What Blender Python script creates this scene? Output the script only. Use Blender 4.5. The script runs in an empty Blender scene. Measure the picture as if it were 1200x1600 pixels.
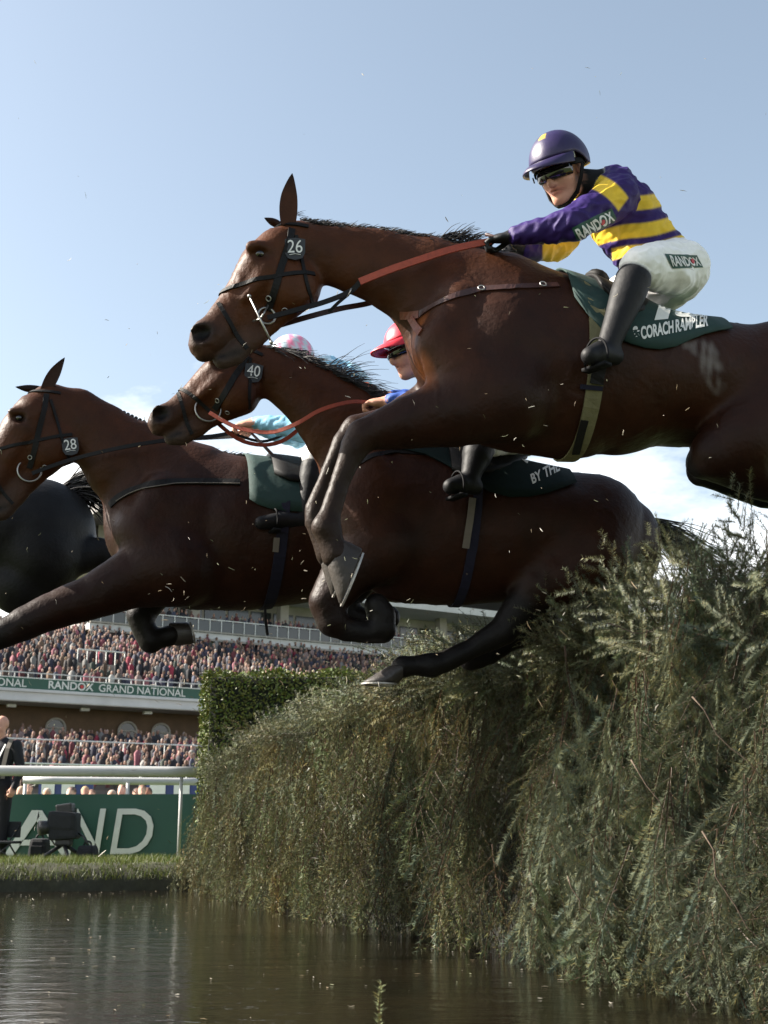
import bpy, bmesh, math, random
import numpy as np
from mathutils import Vector, Matrix
from mathutils.bvhtree import BVHTree

random.seed(7)
rng = np.random.default_rng(11)
scene = bpy.context.scene
COLL = scene.collection
R = math.radians

# ------------------------------------------------------------------ camera
FPX = 2000.0                      # focal length in pixels of the 1200x1600 photograph
CAM = np.array([0.0, 0.0, 0.5])
PITCH = math.atan(510 / FPX)      # horizon at pixel row 1310
cam_d = bpy.data.cameras.new('camera')
cam_d.sensor_fit = 'VERTICAL'
cam_d.sensor_height = 36
cam_d.lens = 36 * FPX / 1600
cam_d.clip_start = 0.05
cam_d.clip_end = 20000
cam_d.dof.use_dof = True
cam_d.dof.focus_distance = 5.0
cam_d.dof.aperture_fstop = 9.0
cam = bpy.data.objects.new('camera', cam_d)
COLL.objects.link(cam)
cam.location = CAM
cam.rotation_euler = (math.pi / 2 + PITCH, 0, 0)
scene.camera = cam
FWD = np.array([0, math.cos(PITCH), math.sin(PITCH)])
UPV = np.array([0, -math.sin(PITCH), math.cos(PITCH)])

# ------------------------------------------------------------------ sky and sun
SUN = np.array([-0.80, 0.08, 0.57])
SUN = SUN / np.linalg.norm(SUN)
sun_el = math.asin(SUN[2])
sun_az = math.atan2(SUN[0], SUN[1])
world = bpy.data.worlds.new('World')
scene.world = world
world.use_nodes = True
wn, wl = world.node_tree.nodes, world.node_tree.links
bg = wn['Background']
sky = wn.new('ShaderNodeTexSky')
sky.sky_type = 'NISHITA'
sky.sun_disc = False
sky.sun_elevation = sun_el
sky.sun_rotation = sun_az
sky.air_density = 1.0
sky.dust_density = 2.2
sky.ozone_density = 1.0
tc = wn.new('ShaderNodeTexCoord')
mp = wn.new('ShaderNodeMapping')
mp.inputs['Scale'].default_value = (1.0, 1.0, 2.6)
mp.inputs['Location'].default_value = (1.9, 0.75, 0.1)
cn = wn.new('ShaderNodeTexNoise')
cn.inputs['Scale'].default_value = 2.3
cn.inputs['Detail'].default_value = 9
cn.inputs['Roughness'].default_value = 0.58
cr = wn.new('ShaderNodeValToRGB')
cr.color_ramp.elements[0].position = 0.60
cr.color_ramp.elements[0].color = (0, 0, 0, 1)
cr.color_ramp.elements[1].position = 0.74
cr.color_ramp.elements[1].color = (1, 1, 1, 1)
cm = wn.new('ShaderNodeMix')
cm.data_type = 'RGBA'
cm.inputs[7].default_value = (8.8, 8.8, 8.7, 1)
wl.new(tc.outputs['Generated'], mp.inputs['Vector'])
wl.new(mp.outputs['Vector'], cn.inputs['Vector'])
sx = wn.new('ShaderNodeSeparateXYZ')
wl.new(tc.outputs['Generated'], sx.inputs[0])
lo_ = wn.new('ShaderNodeMapRange')          # more cloud low in the sky, all round
lo_.inputs[1].default_value = 0.02; lo_.inputs[2].default_value = 0.44
lo_.inputs[3].default_value = 0.34; lo_.inputs[4].default_value = 0.0
wl.new(sx.outputs['Z'], lo_.inputs[0])
ca = wn.new('ShaderNodeMath'); ca.operation = 'ADD'
wl.new(cn.outputs['Fac'], ca.inputs[0]); wl.new(lo_.outputs[0], ca.inputs[1])
wl.new(ca.outputs[0], cr.inputs['Fac'])
cmul = wn.new('ShaderNodeMath'); cmul.operation = 'MULTIPLY'; cmul.inputs[1].default_value = 0.85
wl.new(cr.outputs['Color'], cmul.inputs[0])
wl.new(cmul.outputs[0], cm.inputs[0])
hs = wn.new('ShaderNodeHueSaturation')
hs.inputs['Saturation'].default_value = 0.72
hs.inputs['Hue'].default_value = 0.488
wl.new(sky.outputs['Color'], hs.inputs['Color'])
wl.new(hs.outputs['Color'], cm.inputs[6])
wl.new(cm.outputs[2], bg.inputs['Color'])
bg.inputs['Strength'].default_value = 0.068

sun_d = bpy.data.lights.new('sun', 'SUN')
sun_d.energy = 4.9
sun_d.angle = R(0.5)
sun_d.color = (1.0, 0.93, 0.82)
sun = bpy.data.objects.new('sun', sun_d)
COLL.objects.link(sun)
sun.location = (-20, 10, 20)
sun.rotation_euler = Vector(SUN).to_track_quat('Z', 'Y').to_euler()

scene.view_settings.view_transform = 'Standard'
scene.view_settings.look = 'None'
scene.view_settings.exposure = 1.85
scene.view_settings.gamma = 1.0
scene.cycles.max_bounces = 6
scene.cycles.use_denoising = True

# ------------------------------------------------------------------ pixel helpers
def ray(px, py):
    d = np.array([(px - 600) / FPX, 0, 0]) + UPV * (800 - py) / FPX + FWD
    return d

def at(px, py, Y):
    d = ray(px, py)
    return CAM + d * (Y / d[1])

def cdepth(p):
    return float(np.dot(np.asarray(p) - CAM, FWD))

def topix(p):
    q = np.asarray(p) - CAM
    D = q @ FWD
    return 600 + FPX * q[0] / D, 800 - FPX * (q @ UPV) / D

# ------------------------------------------------------------------ materials
MATS = {}
def mat(name, col=(0.5, 0.5, 0.5), rough=0.6, noise=0.0, nscale=20.0, bump=0.0, bscale=60.0, attr=False,
        metal=0.0, spec=0.5, rough_attr=False, stretch=None, sheen=0.0, coat=0.0, dark=None, transl=0.0):
    m = bpy.data.materials.new(name)
    m.use_nodes = True
    n, l = m.node_tree.nodes, m.node_tree.links
    b = n['Principled BSDF']
    b.inputs['Roughness'].default_value = rough
    b.inputs['Metallic'].default_value = metal
    b.inputs['Specular IOR Level'].default_value = spec
    b.inputs['Sheen Weight'].default_value = sheen
    b.inputs['Coat Weight'].default_value = coat
    src = None
    if attr:
        a = n.new('ShaderNodeAttribute'); a.attribute_name = 'Col'
        src = a.outputs['Color']
        if rough_attr:
            l.new(a.outputs['Alpha'], b.inputs['Roughness'])
    t = n.new('ShaderNodeTexCoord')
    vec = t.outputs['Object']
    if stretch:
        g = n.new('ShaderNodeMapping'); g.inputs['Scale'].default_value = stretch
        l.new(vec, g.inputs['Vector']); vec = g.outputs['Vector']
    if noise > 0:
        z = n.new('ShaderNodeTexNoise'); z.inputs['Scale'].default_value = nscale
        z.inputs['Detail'].default_value = 6; z.inputs['Roughness'].default_value = 0.62
        l.new(vec, z.inputs['Vector'])
        mr = n.new('ShaderNodeMapRange')
        mr.inputs[1].default_value = 0.25; mr.inputs[2].default_value = 0.75
        mr.inputs[3].default_value = 1 - noise; mr.inputs[4].default_value = 1 + noise
        l.new(z.outputs['Fac'], mr.inputs[0])
        mx = n.new('ShaderNodeMix'); mx.data_type = 'RGBA'; mx.blend_type = 'MULTIPLY'
        mx.inputs[0].default_value = 1.0
        if src: l.new(src, mx.inputs[6])
        else: mx.inputs[6].default_value = (*col, 1)
        l.new(mr.outputs[0], mx.inputs[7])
        src = mx.outputs[2]
    if src: l.new(src, b.inputs['Base Color'])
    else: b.inputs['Base Color'].default_value = (*col, 1)
    if bump > 0:
        z2 = n.new('ShaderNodeTexNoise'); z2.inputs['Scale'].default_value = bscale
        z2.inputs['Detail'].default_value = 4
        l.new(vec, z2.inputs['Vector'])
        bp = n.new('ShaderNodeBump'); bp.inputs['Strength'].default_value = bump
        bp.inputs['Distance'].default_value = 0.01
        l.new(z2.outputs['Fac'], bp.inputs['Height'])
        l.new(bp.outputs['Normal'], b.inputs['Normal'])
    if transl > 0:
        tr = n.new('ShaderNodeBsdfTranslucent')
        if src: l.new(src, tr.inputs['Color'])
        else: tr.inputs['Color'].default_value = (*col, 1)
        ms = n.new('ShaderNodeMixShader'); ms.inputs[0].default_value = transl
        l.new(b.outputs[0], ms.inputs[1]); l.new(tr.outputs[0], ms.inputs[2])
        l.new(ms.outputs[0], n['Material Output'].inputs['Surface'])
    MATS[name] = m
    return m

# ------------------------------------------------------------------ object helpers
def tag(o, label=None, cat=None, group=None, kind=None):
    if label: o['label'] = label
    if cat: o['category'] = cat
    if group: o['group'] = group
    if kind: o['kind'] = kind
    return o

def link(name, me, m=None, parent=None, smooth=False):
    o = bpy.data.objects.new(name, me)
    COLL.objects.link(o)
    if m is not None:
        me.materials.clear(); me.materials.append(m)
    if smooth and len(me.polygons):
        me.polygons.foreach_set('use_smooth', [True] * len(me.polygons))
    if parent is not None: o.parent = parent
    return o

def empty(name, loc=(0, 0, 0), rz=0.0):
    o = bpy.data.objects.new(name, None)
    o.empty_display_size = 0.1
    COLL.objects.link(o)
    o.location = loc
    o.rotation_euler = (0, 0, rz)
    return o

def mesh_np(name, V, faces, cols=None):
    """faces: (n,3) or (n,4) array; cols: per-vertex rgb/rgba"""
    V = np.asarray(V, np.float32); faces = np.asarray(faces, np.int32)
    me = bpy.data.meshes.new(name)
    nf, k = faces.shape
    me.vertices.add(len(V)); me.vertices.foreach_set('co', V.ravel())
    me.loops.add(nf * k); me.loops.foreach_set('vertex_index', faces.ravel())
    me.polygons.add(nf)
    me.polygons.foreach_set('loop_start', np.arange(0, nf * k, k, dtype=np.int32))
    me.polygons.foreach_set('loop_total', np.full(nf, k, np.int32))
    if cols is not None:
        cols = np.asarray(cols, np.float32)
        if cols.shape[1] == 3:
            cols = np.concatenate([cols, np.ones((len(cols), 1), np.float32)], 1)
        a = me.color_attributes.new('Col', 'FLOAT_COLOR', 'POINT')
        a.data.foreach_set('color', cols.ravel())
    me.update(calc_edges=True)
    me.validate()
    return me

class MB:
    """collects shapes, builds ONE mesh"""
    def __init__(s): s.v = []; s.f = []; s.c = []
    def add(s, V, F, col=None):
        b = len(s.v)
        s.v.extend([tuple(map(float, p)) for p in V]); s.f.extend([tuple(i + b for i in f) for f in F])
        s.c.extend([col or (1, 1, 1)] * len(V))
    def box(s, c, size, rot=None, col=None, taper=1.0):
        hx, hy, hz = [a / 2 for a in size]
        P = [np.array([x * hx * (taper if z > 0 else 1), y * hy * (taper if z > 0 else 1), z * hz]) for z in (-1, 1) for y in (-1, 1) for x in (-1, 1)]
        if rot is not None: P = [np.array(rot) @ p for p in P]
        P = [p + np.array(c) for p in P]
        s.add(P, [(0, 2, 3, 1), (4, 5, 7, 6), (0, 1, 5, 4), (2, 6, 7, 3), (0, 4, 6, 2), (1, 3, 7, 5)], col)
    def tube(s, pts, rad, n=8, col=None, cap=True, ky=None):
        pts = [np.array(p, float) for p in pts]
        rs = rad if hasattr(rad, '__len__') else [rad] * len(pts)
        V, F = [], []
        up = np.array([0, 0, 1.0])
        prev = None
        for i, p in enumerate(pts):
            t = pts[min(i + 1, len(pts) - 1)] - pts[max(i - 1, 0)]
            t = t / (np.linalg.norm(t) + 1e-9)
            if prev is None:
                a = np.cross(t, up)
                if np.linalg.norm(a) < 0.1: a = np.cross(t, [1, 0, 0])
            else:
                a = prev - t * np.dot(prev, t)
            a = a / (np.linalg.norm(a) + 1e-9); prev = a
            b = np.cross(t, a)
            for j in range(n):
                th = 2 * math.pi * j / n
                V.append(p + rs[i] * (math.cos(th) * a + math.sin(th) * b))
        for i in range(len(pts) - 1):
            for j in range(n):
                F.append((i * n + j, i * n + (j + 1) % n, (i + 1) * n + (j + 1) % n, (i + 1) * n + j))
        if cap:
            F.append(tuple(range(n - 1, -1, -1))); F.append(tuple((len(pts) - 1) * n + j for j in range(n)))
        s.add(V, F, col)
    def ribbon(s, pts, nrm, width, thick=0.004, col=None, closed=False):
        pts = [np.array(p, float) for p in pts]; N = len(pts)
        ws = width if hasattr(width, '__len__') else [width] * N
        V, F = [], []
        for i, p in enumerate(pts):
            if closed: t = pts[(i + 1) % N] - pts[(i - 1) % N]
            else: t = pts[min(i + 1, N - 1)] - pts[max(i - 1, 0)]
            t = t / (np.linalg.norm(t) + 1e-9)
            n_ = np.array(nrm[i], float); n_ = n_ - t * np.dot(n_, t); n_ = n_ / (np.linalg.norm(n_) + 1e-9)
            b = np.cross(t, n_) * ws[i] / 2
            V += [p - b, p + b, p + b + n_ * thick, p - b + n_ * thick]
        m = N if closed else N - 1
        for i in range(m):
            k = (i + 1) % N
            for j in range(4):
                F.append((i * 4 + j, i * 4 + (j + 1) % 4, k * 4 + (j + 1) % 4, k * 4 + j))
        if not closed:
            F.append((3, 2, 1, 0)); F.append(tuple((N - 1) * 4 + j for j in range(4)))
        s.add(V, F, col)
    def sphere(s, c, r, nu=12, nv=8, col=None, rot=None):
        r = np.array(r) * np.ones(3); c = np.array(c)
        V, F = [], []
        for i in range(nv + 1):
            ph = math.pi * i / nv
            for j in range(nu):
                th = 2 * math.pi * j / nu
                p = np.array([math.sin(ph) * math.cos(th), math.sin(ph) * math.sin(th), math.cos(ph)]) * r
                if rot is not None: p = np.array(rot) @ p
                V.append(c + p)
        for i in range(nv):
            for j in range(nu):
                F.append((i * nu + j, (i + 1) * nu + j, (i + 1) * nu + (j + 1) % nu, i * nu + (j + 1) % nu))
        s.add(V, F, col)
    def torus(s, c, axis, R_, r, n=28, m=8, col=None, a0=0, a1=2 * math.pi):
        axis = np.array(axis, float); axis /= np.linalg.norm(axis)
        a = np.cross(axis, [0.3, 0.2, 0.9]); a /= np.linalg.norm(a); b = np.cross(axis, a)
        pts = [np.array(c) + R_ * (math.cos(a0 + (a1 - a0) * i / n) * a + math.sin(a0 + (a1 - a0) * i / n) * b) for i in range(n + 1)]
        s.tube(pts, r, m, col, cap=False)
    def build(s, name, m=None, parent=None, smooth=False, bevel=0):
        me = bpy.data.meshes.new(name)
        me.from_pydata(s.v, [], s.f)
        a = me.color_attributes.new('Col', 'FLOAT_COLOR', 'POINT')
        cc = np.ones((len(s.v), 4), np.float32); cc[:, :3] = np.array(s.c, np.float32)
        a.data.foreach_set('color', cc.ravel())
        bm = bmesh.new(); bm.from_mesh(me)
        bmesh.ops.remove_doubles(bm, verts=bm.verts, dist=1e-5)
        bmesh.ops.recalc_face_normals(bm, faces=bm.faces)
        if bevel:
            bmesh.ops.bevel(bm, geom=[e for e in bm.edges if e.calc_face_angle(0) > 0.6], offset=bevel, segments=2, affect='EDGES', profile=0.6)
        bm.to_mesh(me); bm.free()
        o = link(name, me, m, parent, smooth)
        return o

def rotz(a):
    c, s_ = math.cos(a), math.sin(a)
    return np.array([[c, -s_, 0], [s_, c, 0], [0, 0, 1.0]])
def frame(f, up=(0, 0, 1)):
    f = np.array(f, float); f /= np.linalg.norm(f)
    l = np.cross(up, f); l /= np.linalg.norm(l)
    u = np.cross(f, l)
    return np.stack([f, l, u], 1)      # columns forward, left, up

# ------------------------------------------------------------------ signed distance modelling
class SDF:
    def __init__(s, lo, hi, h):
        s.lo = np.array(lo, np.float32); s.h = h
        s.n = np.ceil((np.array(hi) - s.lo) / h).astype(int) + 1
        s.F = np.full(s.n, 1.0, np.float32)
        s.C = np.zeros((*s.n, 3), np.float32)
        s.L = np.zeros(s.n, np.int8)
    def block(s, lo, hi):
        i0 = np.clip(np.floor((np.array(lo) - s.lo) / s.h).astype(int), 0, s.n - 1)
        i1 = np.clip(np.ceil((np.array(hi) - s.lo) / s.h).astype(int) + 1, 1, s.n)
        sl = tuple(slice(a, b) for a, b in zip(i0, i1))
        ax = [(s.lo[k] + s.h * np.arange(i0[k], i1[k])).astype(np.float32) for k in range(3)]
        return sl, ax[0][:, None, None], ax[1][None, :, None], ax[2][None, None, :]
    def merge(s, sl, d, k, col, kc, lab):
        F = s.F[sl]
        t = np.clip(0.5 + 0.5 * (F - d) / kc, 0, 1)[..., None]
        s.C[sl] = s.C[sl] * (1 - t) + np.array(col, np.float32) * t
        s.L[sl] = np.where(d < F, lab, s.L[sl])
        if k > 0:
            hh = np.maximum(k - np.abs(F - d), 0) / k
            s.F[sl] = np.minimum(F, d) - hh * hh * k * 0.25
        else:
            s.F[sl] = np.minimum(F, d)
    def chain(s, nodes, k=0.03, col=(1, 1, 1), kc=0.02, lab=0):
        """nodes: (point, radius, lateral factor)"""
        nodes = [(np.array(n[0], float), n[1], n[2] if len(n) > 2 else 1.0) for n in nodes]
        pad = k + 3 * s.h + 0.02
        lo = np.min([n[0] - n[1] * max(1, n[2]) for n in nodes], 0) - pad
        hi = np.max([n[0] + n[1] * max(1, n[2]) for n in nodes], 0) + pad
        sl, X, Y, Z = s.block(lo, hi)
        if 0 in s.F[sl].shape: return
        best = None
        for (a, ra, ka), (b, rb, kb) in zip(nodes[:-1], nodes[1:]):
            e = b - a; L2 = float(e @ e) + 1e-9
            t = np.clip(((X - a[0]) * e[0] + (Y - a[1]) * e[1] + (Z - a[2]) * e[2]) / L2, 0, 1)
            kk = ka + (kb - ka) * t
            q = (X - a[0] - t * e[0]) ** 2 + ((Y - a[1] - t * e[1]) / kk) ** 2 + (Z - a[2] - t * e[2]) ** 2
            d = (np.sqrt(q) - (ra + (rb - ra) * t)) * np.minimum(kk, 1)
            best = d if best is None else np.minimum(best, d)
        s.merge(sl, best.astype(np.float32), k, col, kc, lab)
    def ell(s, c, r, rot=None, k=0.03, col=(1, 1, 1), kc=0.02, lab=0, cut=False):
        c = np.array(c, float); r = np.array(r, float) * np.ones(3)
        m = r.max() + k + 3 * s.h + 0.01
        sl, X, Y, Z = s.block(c - m, c + m)
        if 0 in s.F[sl].shape: return
        x, y, z = X - c[0], Y - c[1], Z - c[2]
        if rot is not None:
            M = np.array(rot)
            x, y, z = (M[0, i] * x + M[1, i] * y + M[2, i] * z for i in range(3))
        q = np.sqrt((x / r[0]) ** 2 + (y / r[1]) ** 2 + (z / r[2]) ** 2)
        d = ((q - 1) * r.min() + 0 * q).astype(np.float32)
        if cut:
            F = s.F[sl]; nd = -d
            t = np.clip(0.5 - 0.5 * (F - nd) / kc, 0, 1)[..., None]
            s.C[sl] = s.C[sl] * (1 - t) + np.array(col, np.float32) * t
            hh = np.maximum(k - np.abs(F - nd), 0) / k
            s.F[sl] = np.maximum(F, nd) + hh * hh * k * 0.25
        else:
            s.merge(sl, d, k, col, kc, lab)
    def mesh(s, smooth=1):
        F = s.F; n = s.n; S = F < 0
        corners = [(i, j, k) for i in (0, 1) for j in (0, 1) for k in (0, 1)]
        def sub(A, o): return A[o[0]:n[0] - 1 + o[0], o[1]:n[1] - 1 + o[1], o[2]:n[2] - 1 + o[2]]
        cnt = sum(sub(S, o).astype(np.int8) for o in corners)
        act = (cnt > 0) & (cnt < 8)
        idx = np.argwhere(act)
        ids = np.full(act.shape, -1, np.int32); ids[act] = np.arange(len(idx))
        cv = np.stack([F[idx[:, 0] + o[0], idx[:, 1] + o[1], idx[:, 2] + o[2]] for o in corners], 1)
        P = np.zeros((len(idx), 3), np.float32); W = np.zeros(len(idx), np.float32)
        co = np.array(corners, np.float32)
        for a in range(8):
            for b in range(a + 1, 8):
                if np.abs(co[a] - co[b]).sum() != 1: continue
                fa, fb = cv[:, a], cv[:, b]
                m = (fa < 0) != (fb < 0)
                t = np.where(m, fa / np.where(m, fa - fb, 1), 0)
                P += np.where(m[:, None], co[a] + (co[b] - co[a]) * t[:, None], 0); W += m
        V = s.lo + s.h * (idx + P / W[:, None])
        quads = []
        for ax in range(3):
            o1, o2 = [(1, 2), (2, 0), (0, 1)][ax]
            sa = [slice(None)] * 3; sb = [slice(None)] * 3
            sa[ax] = slice(0, n[ax] - 1); sb[ax] = slice(1, n[ax])
            A, B = S[tuple(sa)], S[tuple(sb)]
            e = np.argwhere(A != B)
            ok = (e[:, o1] > 0) & (e[:, o2] > 0) & (e[:, o1] < n[o1] - 1) & (e[:, o2] < n[o2] - 1)
            e = e[ok]
            ins = A[e[:, 0], e[:, 1], e[:, 2]]
            def cid(d1, d2):
                q = e.copy(); q[:, o1] -= d1; q[:, o2] -= d2
                return ids[q[:, 0], q[:, 1], q[:, 2]]
            q = np.stack([cid(1, 1), cid(0, 1), cid(0, 0), cid(1, 0)], 1)
            q[~ins] = q[~ins][:, ::-1]
            quads.append(q)
        Q = np.concatenate(quads)
        Q = Q[(Q >= 0).all(1)]
        col = s.C[idx[:, 0], idx[:, 1], idx[:, 2]] * 0.5 + s.C[idx[:, 0] + 1, idx[:, 1] + 1, idx[:, 2] + 1] * 0.5
        lab = s.L[idx[:, 0], idx[:, 1], idx[:, 2]]
        for _ in range(smooth):
            acc = np.zeros_like(V); w = np.zeros(len(V), np.float32)
            for i in range(4):
                a, b = Q[:, i], Q[:, (i + 1) % 4]
                for k in range(3):
                    acc[:, k] += np.bincount(a, V[b, k], len(V)) + np.bincount(b, V[a, k], len(V))
                w += np.bincount(a, minlength=len(V)) + np.bincount(b, minlength=len(V))
            V = 0.5 * V + 0.5 * acc / np.maximum(w, 1)[:, None]
        return V.astype(np.float32), Q, col, lab

def bvh_of(V, Q):
    return BVHTree.FromPolygons([tuple(map(float, v)) for v in V], [tuple(map(int, q)) for q in Q])

def fbm1(x, seed=0):
    return (math.sin(x * 1.7 + seed) + 0.5 * math.sin(x * 4.1 + seed * 2.3) + 0.3 * math.sin(x * 9.3 + seed * 5.1)) / 1.8

# text as flat triangles, unit = font size 1
def text_tris(body, bold=0.0, maxlen=0.12, shear=0.0):
    cu = bpy.data.curves.new('t', 'FONT'); cu.body = body; cu.size = 1.0
    cu.offset = bold; cu.shear = shear
    o = bpy.data.objects.new('t', cu); COLL.objects.link(o)
    dg = bpy.context.evaluated_depsgraph_get()
    me = bpy.data.meshes.new_from_object(o.evaluated_get(dg))
    bpy.data.objects.remove(o)
    bm = bmesh.new(); bm.from_mesh(me); bpy.data.meshes.remove(me)
    bmesh.ops.remove_doubles(bm, verts=bm.verts, dist=1e-4)
    for _ in range(5):
        bmesh.ops.triangulate(bm, faces=bm.faces)
        es = [e for e in bm.edges if e.calc_length() > maxlen]
        if not es: break
        bmesh.ops.subdivide_edges(bm, edges=es, cuts=1)
    bmesh.ops.triangulate(bm, faces=bm.faces)
    V = np.array([v.co[:] for v in bm.verts]); T = np.array([[v.index for v in f.verts] for f in bm.faces])
    bm.free()
    V = V[:, :2]
    lo, hi = V.min(0), V.max(0)
    return (V - lo), T, hi - lo

# ================================================================== setting
mat('grass_ground', (0.07, 0.10, 0.025), 0.9, 0.5, 3.0, 0.6, 30)
mat('mud', (0.030, 0.030, 0.014), 0.8, 0.45, 6.0, 0.8, 20)
mat('grass_blade', attr=True, rough=0.55, transl=0.35, col=(0.1, 0.15, 0.03))
mat('white_plastic', (0.36, 0.36, 0.355), 0.42, 0.12, 4.0, 0.05, 30)
mat('board_green', (0.006, 0.065, 0.042), 0.45, 0.12, 2.0)
mat('sign_white', (0.62, 0.63, 0.60), 0.5, 0.06, 8)
mat('sign_red', (0.45, 0.03, 0.035), 0.5)
mat('black_plastic', (0.012, 0.012, 0.013), 0.45, 0.3, 12, 0.15, 60)
mat('black_cloth', (0.012, 0.013, 0.016), 0.85, 0.3, 12, 0.3, 25)
mat('attr_flat', attr=True, rough=0.8)
mat('attr_cloth', attr=True, rough=0.75, noise=0.12, nscale=30)
mat('cream_wall', (0.30, 0.28, 0.245), 0.8, 0.18, 0.8)
mat('white_wall', (0.52, 0.52, 0.52), 0.7, 0.12, 0.9)
mat('tan_wall', (0.32, 0.22, 0.12), 0.8, 0.2, 0.8)
mat('brown_wall', (0.10, 0.062, 0.035), 0.85, 0.3, 1.2)
mat('dark_inside', (0.02, 0.02, 0.02), 0.8, 0.3, 1.0)
mat('grey_roof', (0.16, 0.15, 0.145), 0.7, 0.25, 0.5)
mat('stand_glass', (0.03, 0.035, 0.035), 0.12, 0.3, 0.4, spec=0.6)
mat('terrace', (0.14, 0.13, 0.12), 0.85, 0.3, 1.0)
mat('blue_board', (0.02, 0.035, 0.14), 0.5, 0.2, 1.0)

P1 = np.array([-2.10, 13.33]); FE = np.array([0.316, -0.949]); FN = np.array([-0.949, -0.316])
GZ = 0.26
def FP(s, d, z=0.0):
    q = P1 + FE * s + FN * d
    return np.array([q[0], q[1], z])

# ground: one sheet to the horizon with the pool cut out, sloping lip round the pool
V, F = [], []
def gquad(s0, s1, d0, d1, z=(GZ, GZ, GZ, GZ)):
    b = len(V)
    V.extend([FP(s0, d0, z[0]), FP(s1, d0, z[1]), FP(s1, d1, z[2]), FP(s0, d1, z[3])])
    F.append((b, b + 1, b + 2, b + 3))
BIG = 6000
gquad(-BIG, -0.45, -BIG, BIG); gquad(24, BIG, -BIG, BIG)
gquad(-0.45, 24, 3.4, BIG); gquad(-0.45, 24, -BIG, -1.15)
me = mesh_np('ground', V, F)
g = link('ground', me, MATS['grass_ground']); tag(g, kind='structure')
# pool bank, lumpy
NB = 90
V, F = [], []
prof = [(-0.46, GZ), (-0.30, GZ - 0.004), (-0.16, GZ - 0.03), (-0.07, GZ - 0.10), (-0.02, 0.08), (0.02, -0.02), (0.06, -0.25)]
for i in range(NB):
    d = -1.2 + 4.7 * i / (NB - 1)
    for k, (s_, z_) in enumerate(prof):
        w = 0 if k == 0 else 0.05 * fbm1(d * 3 + k * 0.3, 1.3) + 0.02 * fbm1(d * 11 + k, 4)
        V.append(FP(s_ + w, d, z_ + (0.015 * fbm1(d * 7 + k * 2, 9) if 0 < k < 5 else 0)))
K = len(prof)
for i in range(NB - 1):
    for k in range(K - 1):
        F.append((i * K + k, i * K + k + 1, (i + 1) * K + k + 1, (i + 1) * K + k))
o = link('bank', mesh_np('bank', V, F), MATS['mud'], smooth=True); tag(o, kind='structure')
V, F = [], []
for (d0, z0), (d1, z1) in (((3.4, GZ), (3.32, 0.1)), ((3.32, 0.1), (3.3, -0.25))):
    b = len(V); V.extend([FP(-0.3, d0, z0), FP(24, d0, z0), FP(24, d1, z1), FP(-0.3, d1, z1)]); F.append((b, b + 1, b + 2, b + 3))
o = link('landing_bank', mesh_np('landing_bank', V, F), MATS['mud']); tag(o, kind='structure')

# water
wm = bpy.data.materials.new('muddy_water'); wm.use_nodes = True
n, l = wm.node_tree.nodes, wm.node_tree.links
b = n['Principled BSDF']
b.inputs['Roughness'].default_value = 0.05; b.inputs['IOR'].default_value = 1.333
t = n.new('ShaderNodeTexCoord')
nz = n.new('ShaderNodeTexNoise'); nz.inputs['Scale'].default_value = 0.9; nz.inputs['Detail'].default_value = 5
l.new(t.outputs['Object'], nz.inputs['Vector'])
rp = n.new('ShaderNodeValToRGB')
rp.color_ramp.elements[0].color = (0.004, 0.0032, 0.002, 1); rp.color_ramp.elements[0].position = 0.35
rp.color_ramp.elements[1].color = (0.011, 0.0076, 0.004, 1); rp.color_ramp.elements[1].position = 0.7
l.new(nz.outputs['Fac'], rp.inputs['Fac']); l.new(rp.outputs['Color'], b.inputs['Base Color'])
mpn = n.new('ShaderNodeMapping'); mpn.inputs['Scale'].default_value = (1.0, 1.9, 1.0); mpn.inputs['Rotation'].default_value = (0, 0, 0.3)
l.new(t.outputs['Object'], mpn.inputs['Vector'])
n1 = n.new('ShaderNodeTexNoise'); n1.inputs['Scale'].default_value = 3.2; n1.inputs['Detail'].default_value = 3; n1.inputs['Distortion'].default_value = 0.6
n2 = n.new('ShaderNodeTexNoise'); n2.inputs['Scale'].default_value = 26; n2.inputs['Detail'].default_value = 3
for q in (n1, n2): l.new(mpn.outputs['Vector'], q.inputs['Vector'])
b1 = n.new('ShaderNodeBump'); b1.inputs['Strength'].default_value = 0.09; b1.inputs['Distance'].default_value = 0.06
b2 = n.new('ShaderNodeBump'); b2.inputs['Strength'].default_value = 0.10; b2.inputs['Distance'].default_value = 0.012
l.new(n1.outputs['Fac'], b1.inputs['Height']); l.new(n2.outputs['Fac'], b2.inputs['Height'])
l.new(b1.outputs['Normal'], b2.inputs['Normal']); l.new(b2.outputs['Normal'], b.inputs['Normal'])
V = [FP(-0.3, -1.3), FP(24.2, -1.3), FP(24.2, 3.5), FP(-0.3, 3.5)]
o = link('water', mesh_np('water', V, [(0, 1, 2, 3)]), wm); tag(o, kind='structure')

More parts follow.
